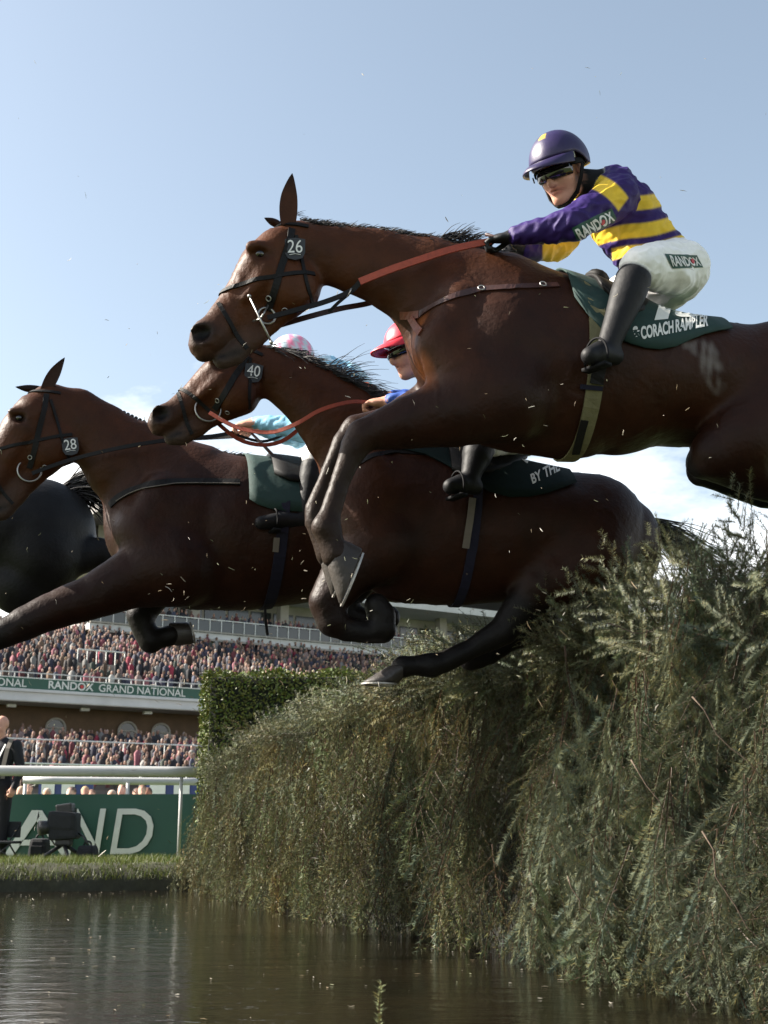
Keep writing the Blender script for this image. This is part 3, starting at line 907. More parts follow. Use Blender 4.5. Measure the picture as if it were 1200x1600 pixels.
# ================================================================== clipped wing hedge
mat('hedge_leaf', attr=True, rough=0.5, spec=0.3, transl=0.15)
mat('hedge_core', (0.008, 0.010, 0.004), 0.95, 0.4, 10)
hx0, hx1, hy0, hy1, hz = -2.02, 1.6, 14.1, 15.0, 2.30
hedge = empty('clipped_hedge', (hx0, hy0, GZ)); tag(hedge, 'dense clipped dark green hedge with sunlit edge behind the spruce fence', 'hedge')
hl = np.array(hedge.location)
q = MB(); q.box(((hx0 + hx1) / 2 + 0.04 - hl[0], (hy0 + hy1) / 2 - hl[1], hz / 2 - 0.04 - 0.1), (hx1 - hx0 - 0.1, hy1 - hy0 - 0.14, hz - GZ - 0.1)); q.build('stems', MATS['hedge_core'], hedge, bevel=0.08)
nL = 26000
LV = np.zeros((nL, 4, 3), np.float32); LC = np.zeros((nL, 4, 3), np.float32)
for i in range(nL):
    u = r.random()
    if u < 0.55: p = np.array([r.uniform(hx0, hx1), hy0 + 0.06 * r.random() ** 1.5, r.uniform(0.5, hz)]); nn = np.array([0, -1, 0.2])
    elif u < 0.72: p = np.array([hx0 + 0.07 * r.random() ** 1.5, r.uniform(hy0, hy1), r.uniform(0.4, hz)]); nn = np.array([-1, 0, 0.3])
    else: p = np.array([r.uniform(hx0, hx1), r.uniform(hy0, hy1), hz - 0.07 * r.random() ** 1.5]); nn = np.array([0, 0, 1.0])
    # round the left top corner
    cx, cz = hx0 + 0.18, hz - 0.18
    if p[0] < cx and p[2] > cz:
        v = np.array([p[0] - cx, p[2] - cz]); m = np.linalg.norm(v)
        if m > 0.18: v *= (0.18 - 0.02 * r.random()) / m; p[0], p[2] = cx + v[0], cz + v[1]
    p[2] += 0.025 * math.sin(p[0] * 9) * (p[2] > 1.5) + r.normal(0, 0.012); p[0] += r.normal(0, 0.014)
    nn = nn + r.normal(0, 0.6, 3); nn /= np.linalg.norm(nn)
    a = np.cross(nn, r.normal(0, 1, 3)); a /= np.linalg.norm(a); b_ = np.cross(nn, a)
    s_ = r.uniform(0.014, 0.026)
    LV[i] = [p - hl - a * s_, p - hl + b_ * s_ * 0.55, p - hl + a * s_, p - hl - b_ * s_ * 0.55]
    LC[i] = np.array([0.062, 0.085, 0.012]) * r.uniform(0.5, 1.6) * np.array([r.uniform(0.8, 1.4), 1, 1])
o = link('foliage', mesh_np('foliage', LV.reshape(-1, 3), np.arange(nL * 4).reshape(-1, 4), LC.reshape(-1, 3)), MATS['hedge_leaf'], hedge); tag(o, kind='stuff')

# ================================================================== horses
mat('coat', attr=True, rough=0.5, noise=0.3, nscale=11, bump=0.28, bscale=60, spec=0.15)
mat('mane_hair', (0.010, 0.008, 0.007), 0.5, 0.3, 40)
mat('leather_black', (0.006, 0.0055, 0.0055), 0.6, 0.25, 60, 0.1, 200, spec=0.18)
mat('leather_red', (0.12, 0.028, 0.012), 0.5, 0.25, 60, 0.15, 200)
mat('rein_orange', (0.26, 0.038, 0.012), 0.6, 0.2, 60, 0.15, 200)
mat('leather_brown', (0.035, 0.011, 0.007), 0.45, 0.25, 60, 0.1, 200)
mat('steel', (0.34, 0.33, 0.31), 0.38, 0.1, 50, metal=0.9)
mat('cloth_green', (0.004, 0.026, 0.022), 0.8, 0.2, 30, 0.25, 18)
mat('cloth_navy', (0.010, 0.012, 0.020), 0.8, 0.2, 30, 0.25, 18)
mat('tab_black', (0.016, 0.018, 0.022), 0.6, 0.2, 30)
mat('print_white', (0.62, 0.62, 0.60), 0.7, 0.08, 40)
mat('eye', (0.006, 0.004, 0.003), 0.06, spec=0.8)
mat('girth_olive', (0.11, 0.10, 0.045), 0.75, 0.2, 40, 0.2, 120)
mat('girth_navy', (0.009, 0.009, 0.02), 0.8, spec=0.2)
mat('girth_stripe', (0.11, 0.095, 0.078), 0.75, 0.1, 40)
mat('girth_red', (0.35, 0.03, 0.03), 0.75, 0.1, 40)
mat('hoof_horn', (0.030, 0.025, 0.022), 0.45, 0.35, 25, 0.2, 60)
mat('hoof_tan', (0.018, 0.012, 0.008), 0.55, 0.4, 18, 0.3, 40)
mat('shoe_iron', (0.35, 0.33, 0.30), 0.45, 0.3, 40, metal=0.7)
mat('sheepskin', (0.5, 0.47, 0.42), 0.95, 0.2, 40, 0.5, 80)

class Fr:
    """a rider's or horse's own frame: x to the rear, y away from the camera, z up; filled from pixels on its middle plane"""
    def __init__(s, px, py, Y, yaw):
        s.O = at(px, py, Y); s.a = R(yaw)
        s.u = np.array([math.cos(s.a), math.sin(s.a), 0]); s.y = np.array([-math.sin(s.a), math.cos(s.a), 0])
        s.M = np.stack([s.u, s.y, [0, 0, 1.0]], 1)
        s.cam = s.M.T @ (CAM - s.O)
    def P(s, px, py, w=0.0):
        d = s.M.T @ ray(px, py)
        t = (-w - s.cam[1]) / d[1]
        return s.cam + d * t
    def W(s, p): return s.O + s.M @ np.asarray(p)
    def N(s, px, py, r, k=1.0, w=0.0):
        p = s.P(px, py, w)
        return (p, r * cdepth(s.W(p)) / FPX, k)
    def pxm(s, r, px, py, w=0.0): return r * cdepth(s.W(s.P(px, py, w))) / FPX
    def pix(s, p): return topix(s.W(p))
    def hit(s, bvh, px, py):
        d = Vector(s.M.T @ ray(px, py)).normalized()
        loc, nrm, i, dist = bvh.ray_cast(Vector(s.cam), d)
        if loc is None: return None, None
        nrm = np.array(nrm)
        if nrm @ np.array(d) > 0: nrm = -nrm
        return np.array(loc), nrm

def dens(pts, step=6.0):
    out = [pts[0]]
    for a, b in zip(pts[:-1], pts[1:]):
        n_ = max(1, int(math.hypot(b[0] - a[0], b[1] - a[1]) / step))
        for i in range(1, n_ + 1): out.append((a[0] + (b[0] - a[0]) * i / n_, a[1] + (b[1] - a[1]) * i / n_))
    return out

def strap(H, bvh, name, pxs, width, m, parent, thick=0.005, off=0.001, step=6.0):
    P, N_ = [], []
    for q in dens(pxs, step):
        p, n_ = H.hit(bvh, *q)
        if p is None: continue
        P.append(p + n_ * off); N_.append(n_)
    if len(P) < 2: print('strap missed', name); return None
    for _ in range(2):
        P = [P[0]] + [(P[i - 1] + 2 * P[i] + P[i + 1]) / 4 for i in range(1, len(P) - 1)] + [P[-1]]
    q = MB(); q.ribbon(P, N_, width, thick); return q.build(name, m, parent)

def ring_band(H, bvh, name, A, B, width, m, parent, thick=0.006, n=40, off=0.001, far=0.7, arc=None):
    """closed band round the body in the plane through two pixels and the sideways axis"""
    a, b = H.P(*A), H.P(*B)
    c = (a + b) / 2; e = (b - a) / np.linalg.norm(b - a); yv = np.array([0, 1.0, 0])
    P, N_ = [], []
    for i in range(n):
        th = 2 * math.pi * i / n if arc is None else math.pi + R(arc) * (2 * i / (n - 1) - 1)
        d = math.cos(th) * e + math.sin(th) * yv
        loc, nrm, _, _ = bvh.ray_cast(Vector(c), Vector(d), far)
        if loc is None: continue
        nrm = np.array(nrm)
        if nrm @ d < 0: nrm = -nrm
        P.append(np.array(loc) + nrm * off); N_.append(nrm)
    q = MB(); q.ribbon(P, N_, width, thick, closed=arc is None); return q.build(name, m, parent)

def compact(V, F):
    F = np.asarray(F); u, inv = np.unique(F, return_inverse=True)
    return np.asarray(V)[u], inv.reshape(F.shape)

def big_island(F):
    F = [tuple(map(int, f)) for f in F]; par = {}
    def fd(x):
        while par.setdefault(x, x) != x: par[x] = par[par[x]]; x = par[x]
        return x
    for f in F:
        for v in f[1:]: par[fd(v)] = fd(f[0])
    cnt = {}
    for f in F: cnt[fd(f[0])] = cnt.get(fd(f[0]), 0) + 1
    k = max(cnt, key=cnt.get)
    return [f for f in F if fd(f[0]) == k]

def px_text(H, bvh, name, s_, quad, m, parent, off=0.003, bold=0.02, split=' '):
    words = s_.split(split) if split else list(s_)
    if len(words) > 1:
        Ls = [text_tris(w, bold, 9)[2][0] for w in words]; gap = .28 if split else .08
        tot = sum(Ls) + gap * (len(words) - 1); x = 0
        q = [np.array(c, float) for c in quad]
        for w, L in zip(words, Ls):
            f0, f1 = x / tot, (x + L) / tot; x += L + gap
            px_text(H, bvh, name, w, (q[0] + (q[1] - q[0]) * f0, q[0] + (q[1] - q[0]) * f1, q[3] + (q[2] - q[3]) * f1, q[3] + (q[2] - q[3]) * f0), m, parent, off, bold)
        return
    _px_text(H, bvh, name, s_, quad, m, parent, off, bold)

def _px_text(H, bvh, name, s_, quad, m, parent, off=0.003, bold=0.02, fallback_w=None):
    """lettering laid on a surface; quad = pixel corners lower-left, lower-right, upper-right, upper-left"""
    V, T, ext = text_tris(s_, bold, 0.15)
    uv = V / ext
    q = [np.array(c, float) for c in quad]
    out = np.zeros((len(V), 3)); ok = np.ones(len(V), bool)
    for i, (u, v) in enumerate(uv):
        p = q[0] * (1 - u) * (1 - v) + q[1] * u * (1 - v) + q[2] * u * v + q[3] * (1 - u) * v
        h, n_ = H.hit(bvh, *p)
        if h is None: ok[i] = False; continue
        out[i] = h + n_ * off
    T = T[ok[T].all(1)]
    if not len(T): print('text missed', s_); return
    if len(s_) == 1 and s_.isdigit(): T = np.array(big_island(T))
    return link(name, mesh_np(name, *compact(out, T)), m, parent)

def px_patch(H, bvh, name, quad, m, parent, off=0.002, nu=14, nv=8):
    q = [np.array(c, float) for c in quad]
    V, ok = [], []
    for j in range(nv + 1):
        for i in range(nu + 1):
            u, v = i / nu, j / nv
            p = q[0] * (1 - u) * (1 - v) + q[1] * u * (1 - v) + q[2] * u * v + q[3] * (1 - u) * v
            h, n_ = H.hit(bvh, *p)
            ok.append(h is not None); V.append(h + n_ * off if h is not None else np.zeros(3))
    F = [(j * (nu + 1) + i, j * (nu + 1) + i + 1, (j + 1) * (nu + 1) + i + 1, (j + 1) * (nu + 1) + i) for j in range(nv) for i in range(nu)]
    F = [f for f in F if all(ok[k] for k in f) and max(np.linalg.norm(V[f[i]] - V[f[i - 1]]) for i in range(4)) < .03]
    F = big_island(F)
    return link(name, mesh_np(name, *compact(V, F)), m, parent, True)

def wrap_patch(H, bvh, name, cols, m, parent, off, thick=0.006, nphi=18):
    """cloth hung over the back; cols = (px, axis py, near bottom py); mirrored to the far side"""
    rows, rown = [], []
    for (px, ay, by) in cols:
        c = H.P(px, ay)
        def cast(phi, side):
            d = np.array([0, -side * math.sin(phi), math.cos(phi)])
            o = c + d * 1.2
            loc, nrm, _, _ = bvh.ray_cast(Vector(o), Vector(-d))
            if loc is None: return None, None
            nrm = np.array(nrm); nrm = nrm if nrm @ d > 0 else -nrm
            return np.array(loc), nrm
        pm = 0.2
        for k in range(120):
            phi = 0.1 + k * 0.015
            p, _ = cast(phi, 1)
            if p is None: break
            pm = phi
            if H.pix(p)[1] > by and phi > 0.25: break
        row, rn = [], []
        for k in range(nphi + 1):
            f = -1 + 2 * k / nphi
            p, n_ = cast(abs(f) * pm, 1 if f > 0 else -1)
            if p is None: p, n_ = row[-1], rn[-1]
            row.append(p); rn.append(n_)
        rows.append(row); rown.append(rn)
    A = np.array(rows); N_ = np.array(rown)
    for _ in range(2):
        B = A.copy(); B[1:-1] = (A[:-2] + 2 * A[1:-1] + A[2:]) / 4; A = B
    nr, nc = A.shape[:2]
    O1 = A + N_ * off; O2 = A + N_ * (off - thick)
    V = np.concatenate([O1.reshape(-1, 3), O2.reshape(-1, 3)]); K = nr * nc
    F = []
    for i in range(nr - 1):
        for j in range(nc - 1):
            a = i * nc + j; F.append((a, a + 1, a + nc + 1, a + nc)); F.append((K + a, K + a + nc, K + a + nc + 1, K + a + 1))
    for i in range(nr - 1):
        for j in (0, nc - 1):
            a = i * nc + j; F.append((a, a + nc, K + a + nc, K + a))
    for j in range(nc - 1):
        for i in (0, nr - 1):
            a = i * nc + j; F.append((a, a + 1, K + a + 1, K + a))
    me = mesh_np(name, V, F)
    bm = bmesh.new(); bm.from_mesh(me); bmesh.ops.recalc_face_normals(bm, faces=bm.faces); bm.to_mesh(me); bm.free()
    o = link(name, me, m, parent, True)
    return o, bvh_of(V, F)

def ear(H, base, tip, width, m_col, parent, w=0.06, cup=1, lean=0.02):
    """leaf-shaped cupped ear"""
    b, t = H.P(*base, w), H.P(*tip, w + lean)
    ax = t - b; L = np.linalg.norm(ax); ax /= L
    side = np.cross(ax, [0, 1.0, 0]); side /= np.linalg.norm(side)
    nor = np.cross(side, ax)
    V, F, C = [], [], []
    n_, mth = 12, 14
    for i in range(n_ + 1):
        f = i / n_
        wd = width * (0.62 + 1.1 * f - 1.65 * f * f) if f < 0.62 else width * 0.668 * (max(0, (1 - f) / 0.38) ** 0.75) * 1.0
        if i == n_: wd = 0.001
        for j in range(mth):
            th = 2 * math.pi * j / mth
            q = side * math.cos(th) * wd + nor * math.sin(th) * wd * (0.75 if math.sin(th) * cup > 0 else -0.12) * 1
            V.append(b + ax * L * f + side * 0.10 * L * math.sin(f * 2.6) * 0.3 + q)
            C.append(np.array(m_col) * (1.0 - 0.75 * max(0, f - 0.55) / 0.45))
    for i in range(n_):
        for j in range(mth): F.append((i * mth + j, i * mth + (j + 1) % mth, (i + 1) * mth + (j + 1) % mth, (i + 1) * mth + j))
    me = mesh_np('ear', V, F, np.array(C))
    bm = bmesh.new(); bm.from_mesh(me); bmesh.ops.recalc_face_normals(bm, faces=bm.faces); bm.to_mesh(me); bm.free()
    return link('ear', me, MATS['coat'], parent, True)

def hair(H, name, crest, n, length, m, parent, dirfn, rad=0.0022, seed=1, wspread=0.02, seg=5):
    """tapering hair locks rooted along a pixel polyline"""
    r = np.random.default_rng(seed); q = MB(); pts = dens(crest, 3)
    for i in range(n):
        f = r.random(); px, py = pts[int(f * (len(pts) - 1))]
        p = H.P(px + r.normal(0, 1.5), py + r.normal(0, 1.5) + 2, r.normal(0, wspread))
        d = np.array(dirfn(f, r), float); L = length * r.uniform(0.5, 1.25)
        P = [p]
        for k in range(seg):
            d = d + np.array([0.06, 0, -0.12]) + r.normal(0, 0.1, 3); d /= np.linalg.norm(d)
            P.append(P[-1] + d * L / seg)
        q.tube(P, [rad * (1 - 0.8 * k / seg) for k in range(seg + 1)], 4, cap=False)
    return q.build(name, m, parent, True)

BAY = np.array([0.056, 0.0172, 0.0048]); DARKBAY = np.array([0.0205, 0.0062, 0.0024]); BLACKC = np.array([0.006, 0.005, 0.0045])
LEGC = np.array([0.015, 0.0075, 0.0042])
def head_prims(S, H, T, sc, coat, muzz, wo=0.0):
    muzz = muzz * .8
    def n(px, py, r, k, w=0.0):
        q = T(px, py); return H.N(q[0], q[1], r * sc, k, w + wo)
    S.chain([n(466, 378, 33, .85), n(434, 393, 37, 1.08), n(412, 420, 40, .98), n(391, 455, 38, .74), n(364, 488, 33, .64), n(342, 512, 29, .72), n(324, 531, 29, .88)], 0.02, coat, 0.02)
    S.chain([n(459, 449, 42, .62), n(425, 488, 28, .5), n(392, 525, 20, .58)], 0.03, coat, 0.02)
    S.chain([n(392, 527, 20, .58), n(366, 554, 19, .72), n(348, 563, 15, .8)], 0.012, muzz * 1.5, 0.03)
    S.chain([n(327, 526, 29, .9), n(313, 540, 20, 1.05), n(318, 549, 17, 1.1)], 0.012, muzz, 0.06)
    for sg in (1, -1):
        S.ell(n(452, 442, 1, 1, 0.055 * sg)[0], [H.pxm(40 * sc, *T(452, 442))] * 1 + [0.045, H.pxm(42 * sc, *T(452, 442))], None, 0.03, coat)
        S.chain([n(420, 420, 9, 1, 0.073 * sg), n(385, 465, 6, 1, 0.062 * sg)], 0.03, coat)            # facial crest
        S.ell(n(402, 386, 1, 1, 0.088 * sg)[0], [0.045, 0.022, 0.026], None, 0.02, coat * 0.8)           # brow
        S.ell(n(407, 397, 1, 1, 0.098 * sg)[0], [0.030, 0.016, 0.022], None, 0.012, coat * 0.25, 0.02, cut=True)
        S.ell(n(311, 519, 1, 1, 0.050 * sg)[0], [0.034, 0.022, 0.038], None, 0.012, muzz * 1.1)           # nostril wing
        S.ell(n(316, 519, 1, 1, 0.066 * sg)[0], [0.042, 0.032, 0.032], frame_tilt(35), 0.010, BLACKC * 0.3, 0.02, cut=True)
        S.ell(n(350, 551, 1, 1, 0.060 * sg)[0], [0.075, 0.038, 0.011], frame_tilt(18), 0.008, BLACKC * 0.6, 0.01, cut=True)  # mouth line
def frame_tilt(deg):
    a = R(deg); return np.array([[math.cos(a), 0, -math.sin(a)], [0, 1, 0], [math.sin(a), 0, math.cos(a)]])
def head_bits(H, T, sc, root, coat):
    for sg in (1, -1):
        q = MB(); q.sphere(H.P(*T(406, 396), 0.084 * sg), (0.019, 0.012, 0.017), 14, 10); q.build('eye', MATS['eye'], root, True)

def finish_horse(S, H, name, smooth=2, foam=None):
    V, Q, C, L = S.mesh(smooth)
    if foam:                                   # dried sweat on the loin
        from mathutils import noise as mn
        for i in range(len(V)):
            if V[i][1] > 0: continue
            x, y = H.pix(V[i])
            for fx, fy, rx, ry, k in foam:
                d = ((x - fx - .25 * (y - fy)) / rx) ** 2 + ((y - fy) / ry) ** 2
                if d < 1:
                    t = (1 - d) * k * max(0, min(1, .5 + 1.6 * mn.noise(Vector((x * .09, y * .045, 3)))))
                    C[i] = C[i] * (1 - t) + np.array([.20, .18, .17]) * t
    # muscle relief and raised veins
    from mathutils import noise as mn
    N_ = np.zeros_like(V); fn = np.cross(V[Q[:, 2]] - V[Q[:, 0]], V[Q[:, 3]] - V[Q[:, 1]])
    for i in range(4):
        for k in range(3): N_[:, k] += np.bincount(Q[:, i], fn[:, k], len(V))
    N_ /= np.linalg.norm(N_, axis=1)[:, None] + 1e-12
    D = np.zeros(len(V))
    for i in range(len(V)):
        p = V[i]; q = Vector((p[0] * 5.5 + p[2] * 2.5, p[1] * 6, p[2] * 5.5 - p[0] * 2.0))
        vein = abs(mn.noise(Vector((p[0] * 6.5, p[1] * 3 + 7, p[2] * 6.5)) + Vector((1, 0, 1)) * .35 * mn.noise(q * 2)))
        D[i] = .0050 * mn.noise(q) + .0020 * mn.noise(q * 2.6) + .0022 * max(0.0, 1 - vein * 13)
    V = (V + N_ * D[:, None]).astype(np.float32)
    root = empty(name, H.O, H.a)
    body = link('body', mesh_np('body', V, Q, C), MATS['coat'], root, True)
    return root, body, bvh_of(V, Q)

def simT(src, dst, sc, rot):
    c, s_ = math.cos(R(rot)) * sc, math.sin(R(rot)) * sc
    return lambda x, y: (dst[0] + c * (x - src[0]) - s_ * (y - src[1]), dst[1] + s_ * (x - src[0]) + c * (y - src[1]))
I2 = lambda x, y: (x, y)

def hoof(H, cor, toe, heel, w, hw, parent, m='hoof_horn', rc=26, shoe_=True):
    """wall of the hoof lofted from the coronet to the ground surface, with a shoe on it"""
    c, t, h = H.P(*cor, w), H.P(*toe, w), H.P(*heel, w)
    s_ = (t + h) / 2; ax = t - h; L = np.linalg.norm(ax) / 2; ax = ax / (2 * L); yv = np.array([0, 1.0, 0])
    rcm = H.pxm(rc, *cor, w); k = 22; V, F = [], []
    for i, f in enumerate((-.12, 0, .3, .65, .94, 1.0)):
        g = max(f, 0); cc = c + (s_ - c) * f
        la = rcm + (L - rcm) * g; lb = hw * (.82 + .18 * g)
        if f < 0: la *= .82; lb *= .82
        if f == 1.0: la *= .96; lb *= .96
        for j in range(k):
            th = 2 * math.pi * j / k
            V.append(cc + ax * la * math.cos(th) + yv * lb * math.sin(th))
    n_ = 6
    for i in range(n_ - 1):
        for j in range(k): F.append((i * k + j, i * k + (j + 1) % k, (i + 1) * k + (j + 1) % k, (i + 1) * k + j))
    q = MB(); q.add(V, F + [tuple(range(k)), tuple((n_ - 1) * k + j for j in range(k))]); hf = q.build('hoof', MATS[m], parent, True)
    if shoe_:
        q = MB(); nrm = s_ - c; nrm = nrm - ax * (nrm @ ax); nrm /= np.linalg.norm(nrm)
        P = [s_ + nrm * .003 + ax * L * .95 * math.cos(th) + yv * hw * .93 * math.sin(th) for th in np.linspace(-2.5, 2.5, 25)]
        q.ribbon(P, [nrm] * 25, .016, .007); q.build('horseshoe', MATS['shoe_iron'], hf)
    return hf

def shoe(H, pts, w, wid, parent, name='horseshoe'):
    q = MB(); P = []
    for i in range(13):
        a = math.pi * i / 12
        f = math.sin(a); px, py = pts[0][0] + (pts[1][0] - pts[0][0]) * f, pts[0][1] + (pts[1][1] - pts[0][1]) * f
        P.append(H.P(px, py, w + wid * math.cos(a)))
    q.tube(P, 0.006, 6); q.build(name, MATS['steel'], parent, True)

# ---------------------------------------------------------------- horse 26 (nearest)
H1 = Fr(850, 560, 4.75, 11)
a_, b_ = H1.P(285, 250), H1.P(1340, 960)
S = SDF((a_[0] - .05, -0.46, b_[2] - .05), (b_[0] + .12, 0.46, a_[2] + .05), 0.0095)
n = H1.N
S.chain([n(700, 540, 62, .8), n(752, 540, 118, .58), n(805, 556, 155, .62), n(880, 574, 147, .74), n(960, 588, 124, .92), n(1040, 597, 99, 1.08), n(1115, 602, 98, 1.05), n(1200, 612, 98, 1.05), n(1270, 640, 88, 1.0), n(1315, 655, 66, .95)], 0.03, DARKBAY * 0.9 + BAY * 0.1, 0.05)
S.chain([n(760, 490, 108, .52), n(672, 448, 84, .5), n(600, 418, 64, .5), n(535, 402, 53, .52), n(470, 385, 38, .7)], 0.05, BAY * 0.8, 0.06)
head_prims(S, H1, I2, 1.0, BAY, np.array([0.035, 0.022, 0.016]))
for sg in (1, -1):
    S.chain([n(716, 470, 22, .9, .13 * sg), n(690, 540, 42, .9, .14 * sg), n(735, 600, 46, .9, .17 * sg)], 0.06, DARKBAY * .6 + BAY * .4, 0.05)      # shoulder blade and point
    S.ell(H1.P(800, 545, .20 * sg), [.14, .07, .20], frame_tilt(-25), 0.06, DARKBAY)                              # triceps
    S.ell(H1.P(686, 548, .085 * sg), [.095, .075, .135], frame_tilt(12), 0.018, BAY * 6.5)                         # pectorals, sunlit brightness put into the coat colour
    S.ell(H1.P(690, 578, .15 * sg), [.07, .035, .10], frame_tilt(28), 0.015, BAY * 4); S.ell(H1.P(664, 530, .0), [.05, .03, .10], frame_tilt(12), 0.015, BAY * 6)  # outer and middle chest, also lightened to carry the sunlight
    S.chain([n(1230, 560, 60, .9, .12 * sg), n(1230, 640, 78, .9, .16 * sg), n(1160, 690, 56, .9, .18 * sg)], 0.06, DARKBAY, 0.05)      # haunch
    S.chain([n(1160, 690, 54, .8, .18 * sg), n(1120, 708, 42, .8, .17 * sg)], 0.04, DARKBAY * 0.7, 0.05)                              # stifle
    S.chain([n(1130, 705, 40, .8, .17 * sg), n(1190, 740, 32, .9, .16 * sg), n(1255, 775, 24, .9, .15 * sg)], 0.03, DARKBAY * 0.5, 0.05)
    S.chain([n(1255, 775, 24, .8, .15 * sg), n(1190, 772 - 6 * sg, 17, .9, .14 * sg), n(1128, 742 - 6 * sg, 22, .9, .13 * sg), n(1108, 732 - 6 * sg, 22, .9, .13 * sg)], 0.02, BLACKC, 0.03)
    S.chain([n(1112, 734 - 6 * sg, 24, .9, .13 * sg), n(1100, 728 - 6 * sg, 28, 1, .13 * sg)], 0.012, BLACKC * 1.5, 0.01)
S.chain([n(790, 620, 74, .85, .15), n(712, 645, 55, .85, .15), n(640, 660, 42, .85, .14), n(585, 674, 29, .95, .14), n(568, 680, 26, 1, .14)], 0.045, DARKBAY * .8, 0.06)
S.chain([n(568, 680, 25, .95, .14), n(556, 696, 23, .95, .14), n(544, 722, 18, .9, .14), n(530, 757, 16, .9, .14), n(515, 803, 17, .95, .14), n(509, 824, 23, .95, .14), n(516, 845, 20, .95, .14), n(524, 866, 22, .95, .14)], 0.012, LEGC, 0.05)
S.chain([n(770, 600, 60, .85, -.13), n(690, 632, 46, .85, -.13), n(605, 662, 28, .9, -.12), n(556, 670, 22, 1, -.12)], 0.04, DARKBAY * .9, 0.06)
S.chain([n(556, 670, 21, .9, -.12), n(536, 691, 17, .95, -.12), n(508, 752, 12, .95, -.12), n(492, 795, 15, .95, -.12), n(494, 818, 17, .95, -.12), n(506, 848, 17, 1, -.12), n(512, 866, 18, 1, -.12)], 0.012, LEGC, 0.05)
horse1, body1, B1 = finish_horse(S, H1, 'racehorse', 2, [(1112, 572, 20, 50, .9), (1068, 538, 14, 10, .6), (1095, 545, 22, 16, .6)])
tag(horse1, 'bay racehorse numbered 26 leaping highest and nearest over the spruce fence', 'horse', 'racehorses jumping the fence')
head_bits(H1, I2, 1, horse1, BAY)
ear(H1, (450, 352), (458, 271), 0.044, BAY * 0.8, horse1, w=0.055, cup=1)
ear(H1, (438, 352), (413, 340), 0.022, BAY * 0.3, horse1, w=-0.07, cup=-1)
hair(H1, 'mane', [(470, 343), (540, 352), (610, 360), (680, 371), (730, 381), (800, 397)], 1500, 0.034, MATS['mane_hair'], horse1, lambda f, r: (0.9, r.normal(-.1, .5), 0.35 + r.normal(0, .25)), 0.0022, 4)
hair(H1, 'mane_tuft', [(690, 368), (716, 372), (745, 376)], 90, 0.085, MATS['mane_hair'], horse1, lambda f, r: (0.75, r.normal(0, .25), 0.75 + r.normal(0, .15)), 0.0026, 5, 0.012)
hair(H1, 'forelock', [(462, 332), (470, 334)], 12, 0.03, MATS['mane_hair'], horse1, lambda f, r: (0.8, r.normal(0, .4), 0.5), 0.0012, 6)
hair(H1, 'tail', [(1318, 590), (1322, 600), (1326, 612)], 260, 0.75, MATS['mane_hair'], horse1, lambda f, r: (0.95, r.normal(0, .12), 0.25 + r.normal(0, .08)), 0.004, 7, 0.03, 9)
hoof(H1, (523, 866), (531, 946), (566, 857), .14, .054, horse1, 'hoof_tan', 27)
hoof(H1, (511, 864), (518, 932), (548, 852), -.12, .05, horse1, 'hoof_tan', 24)

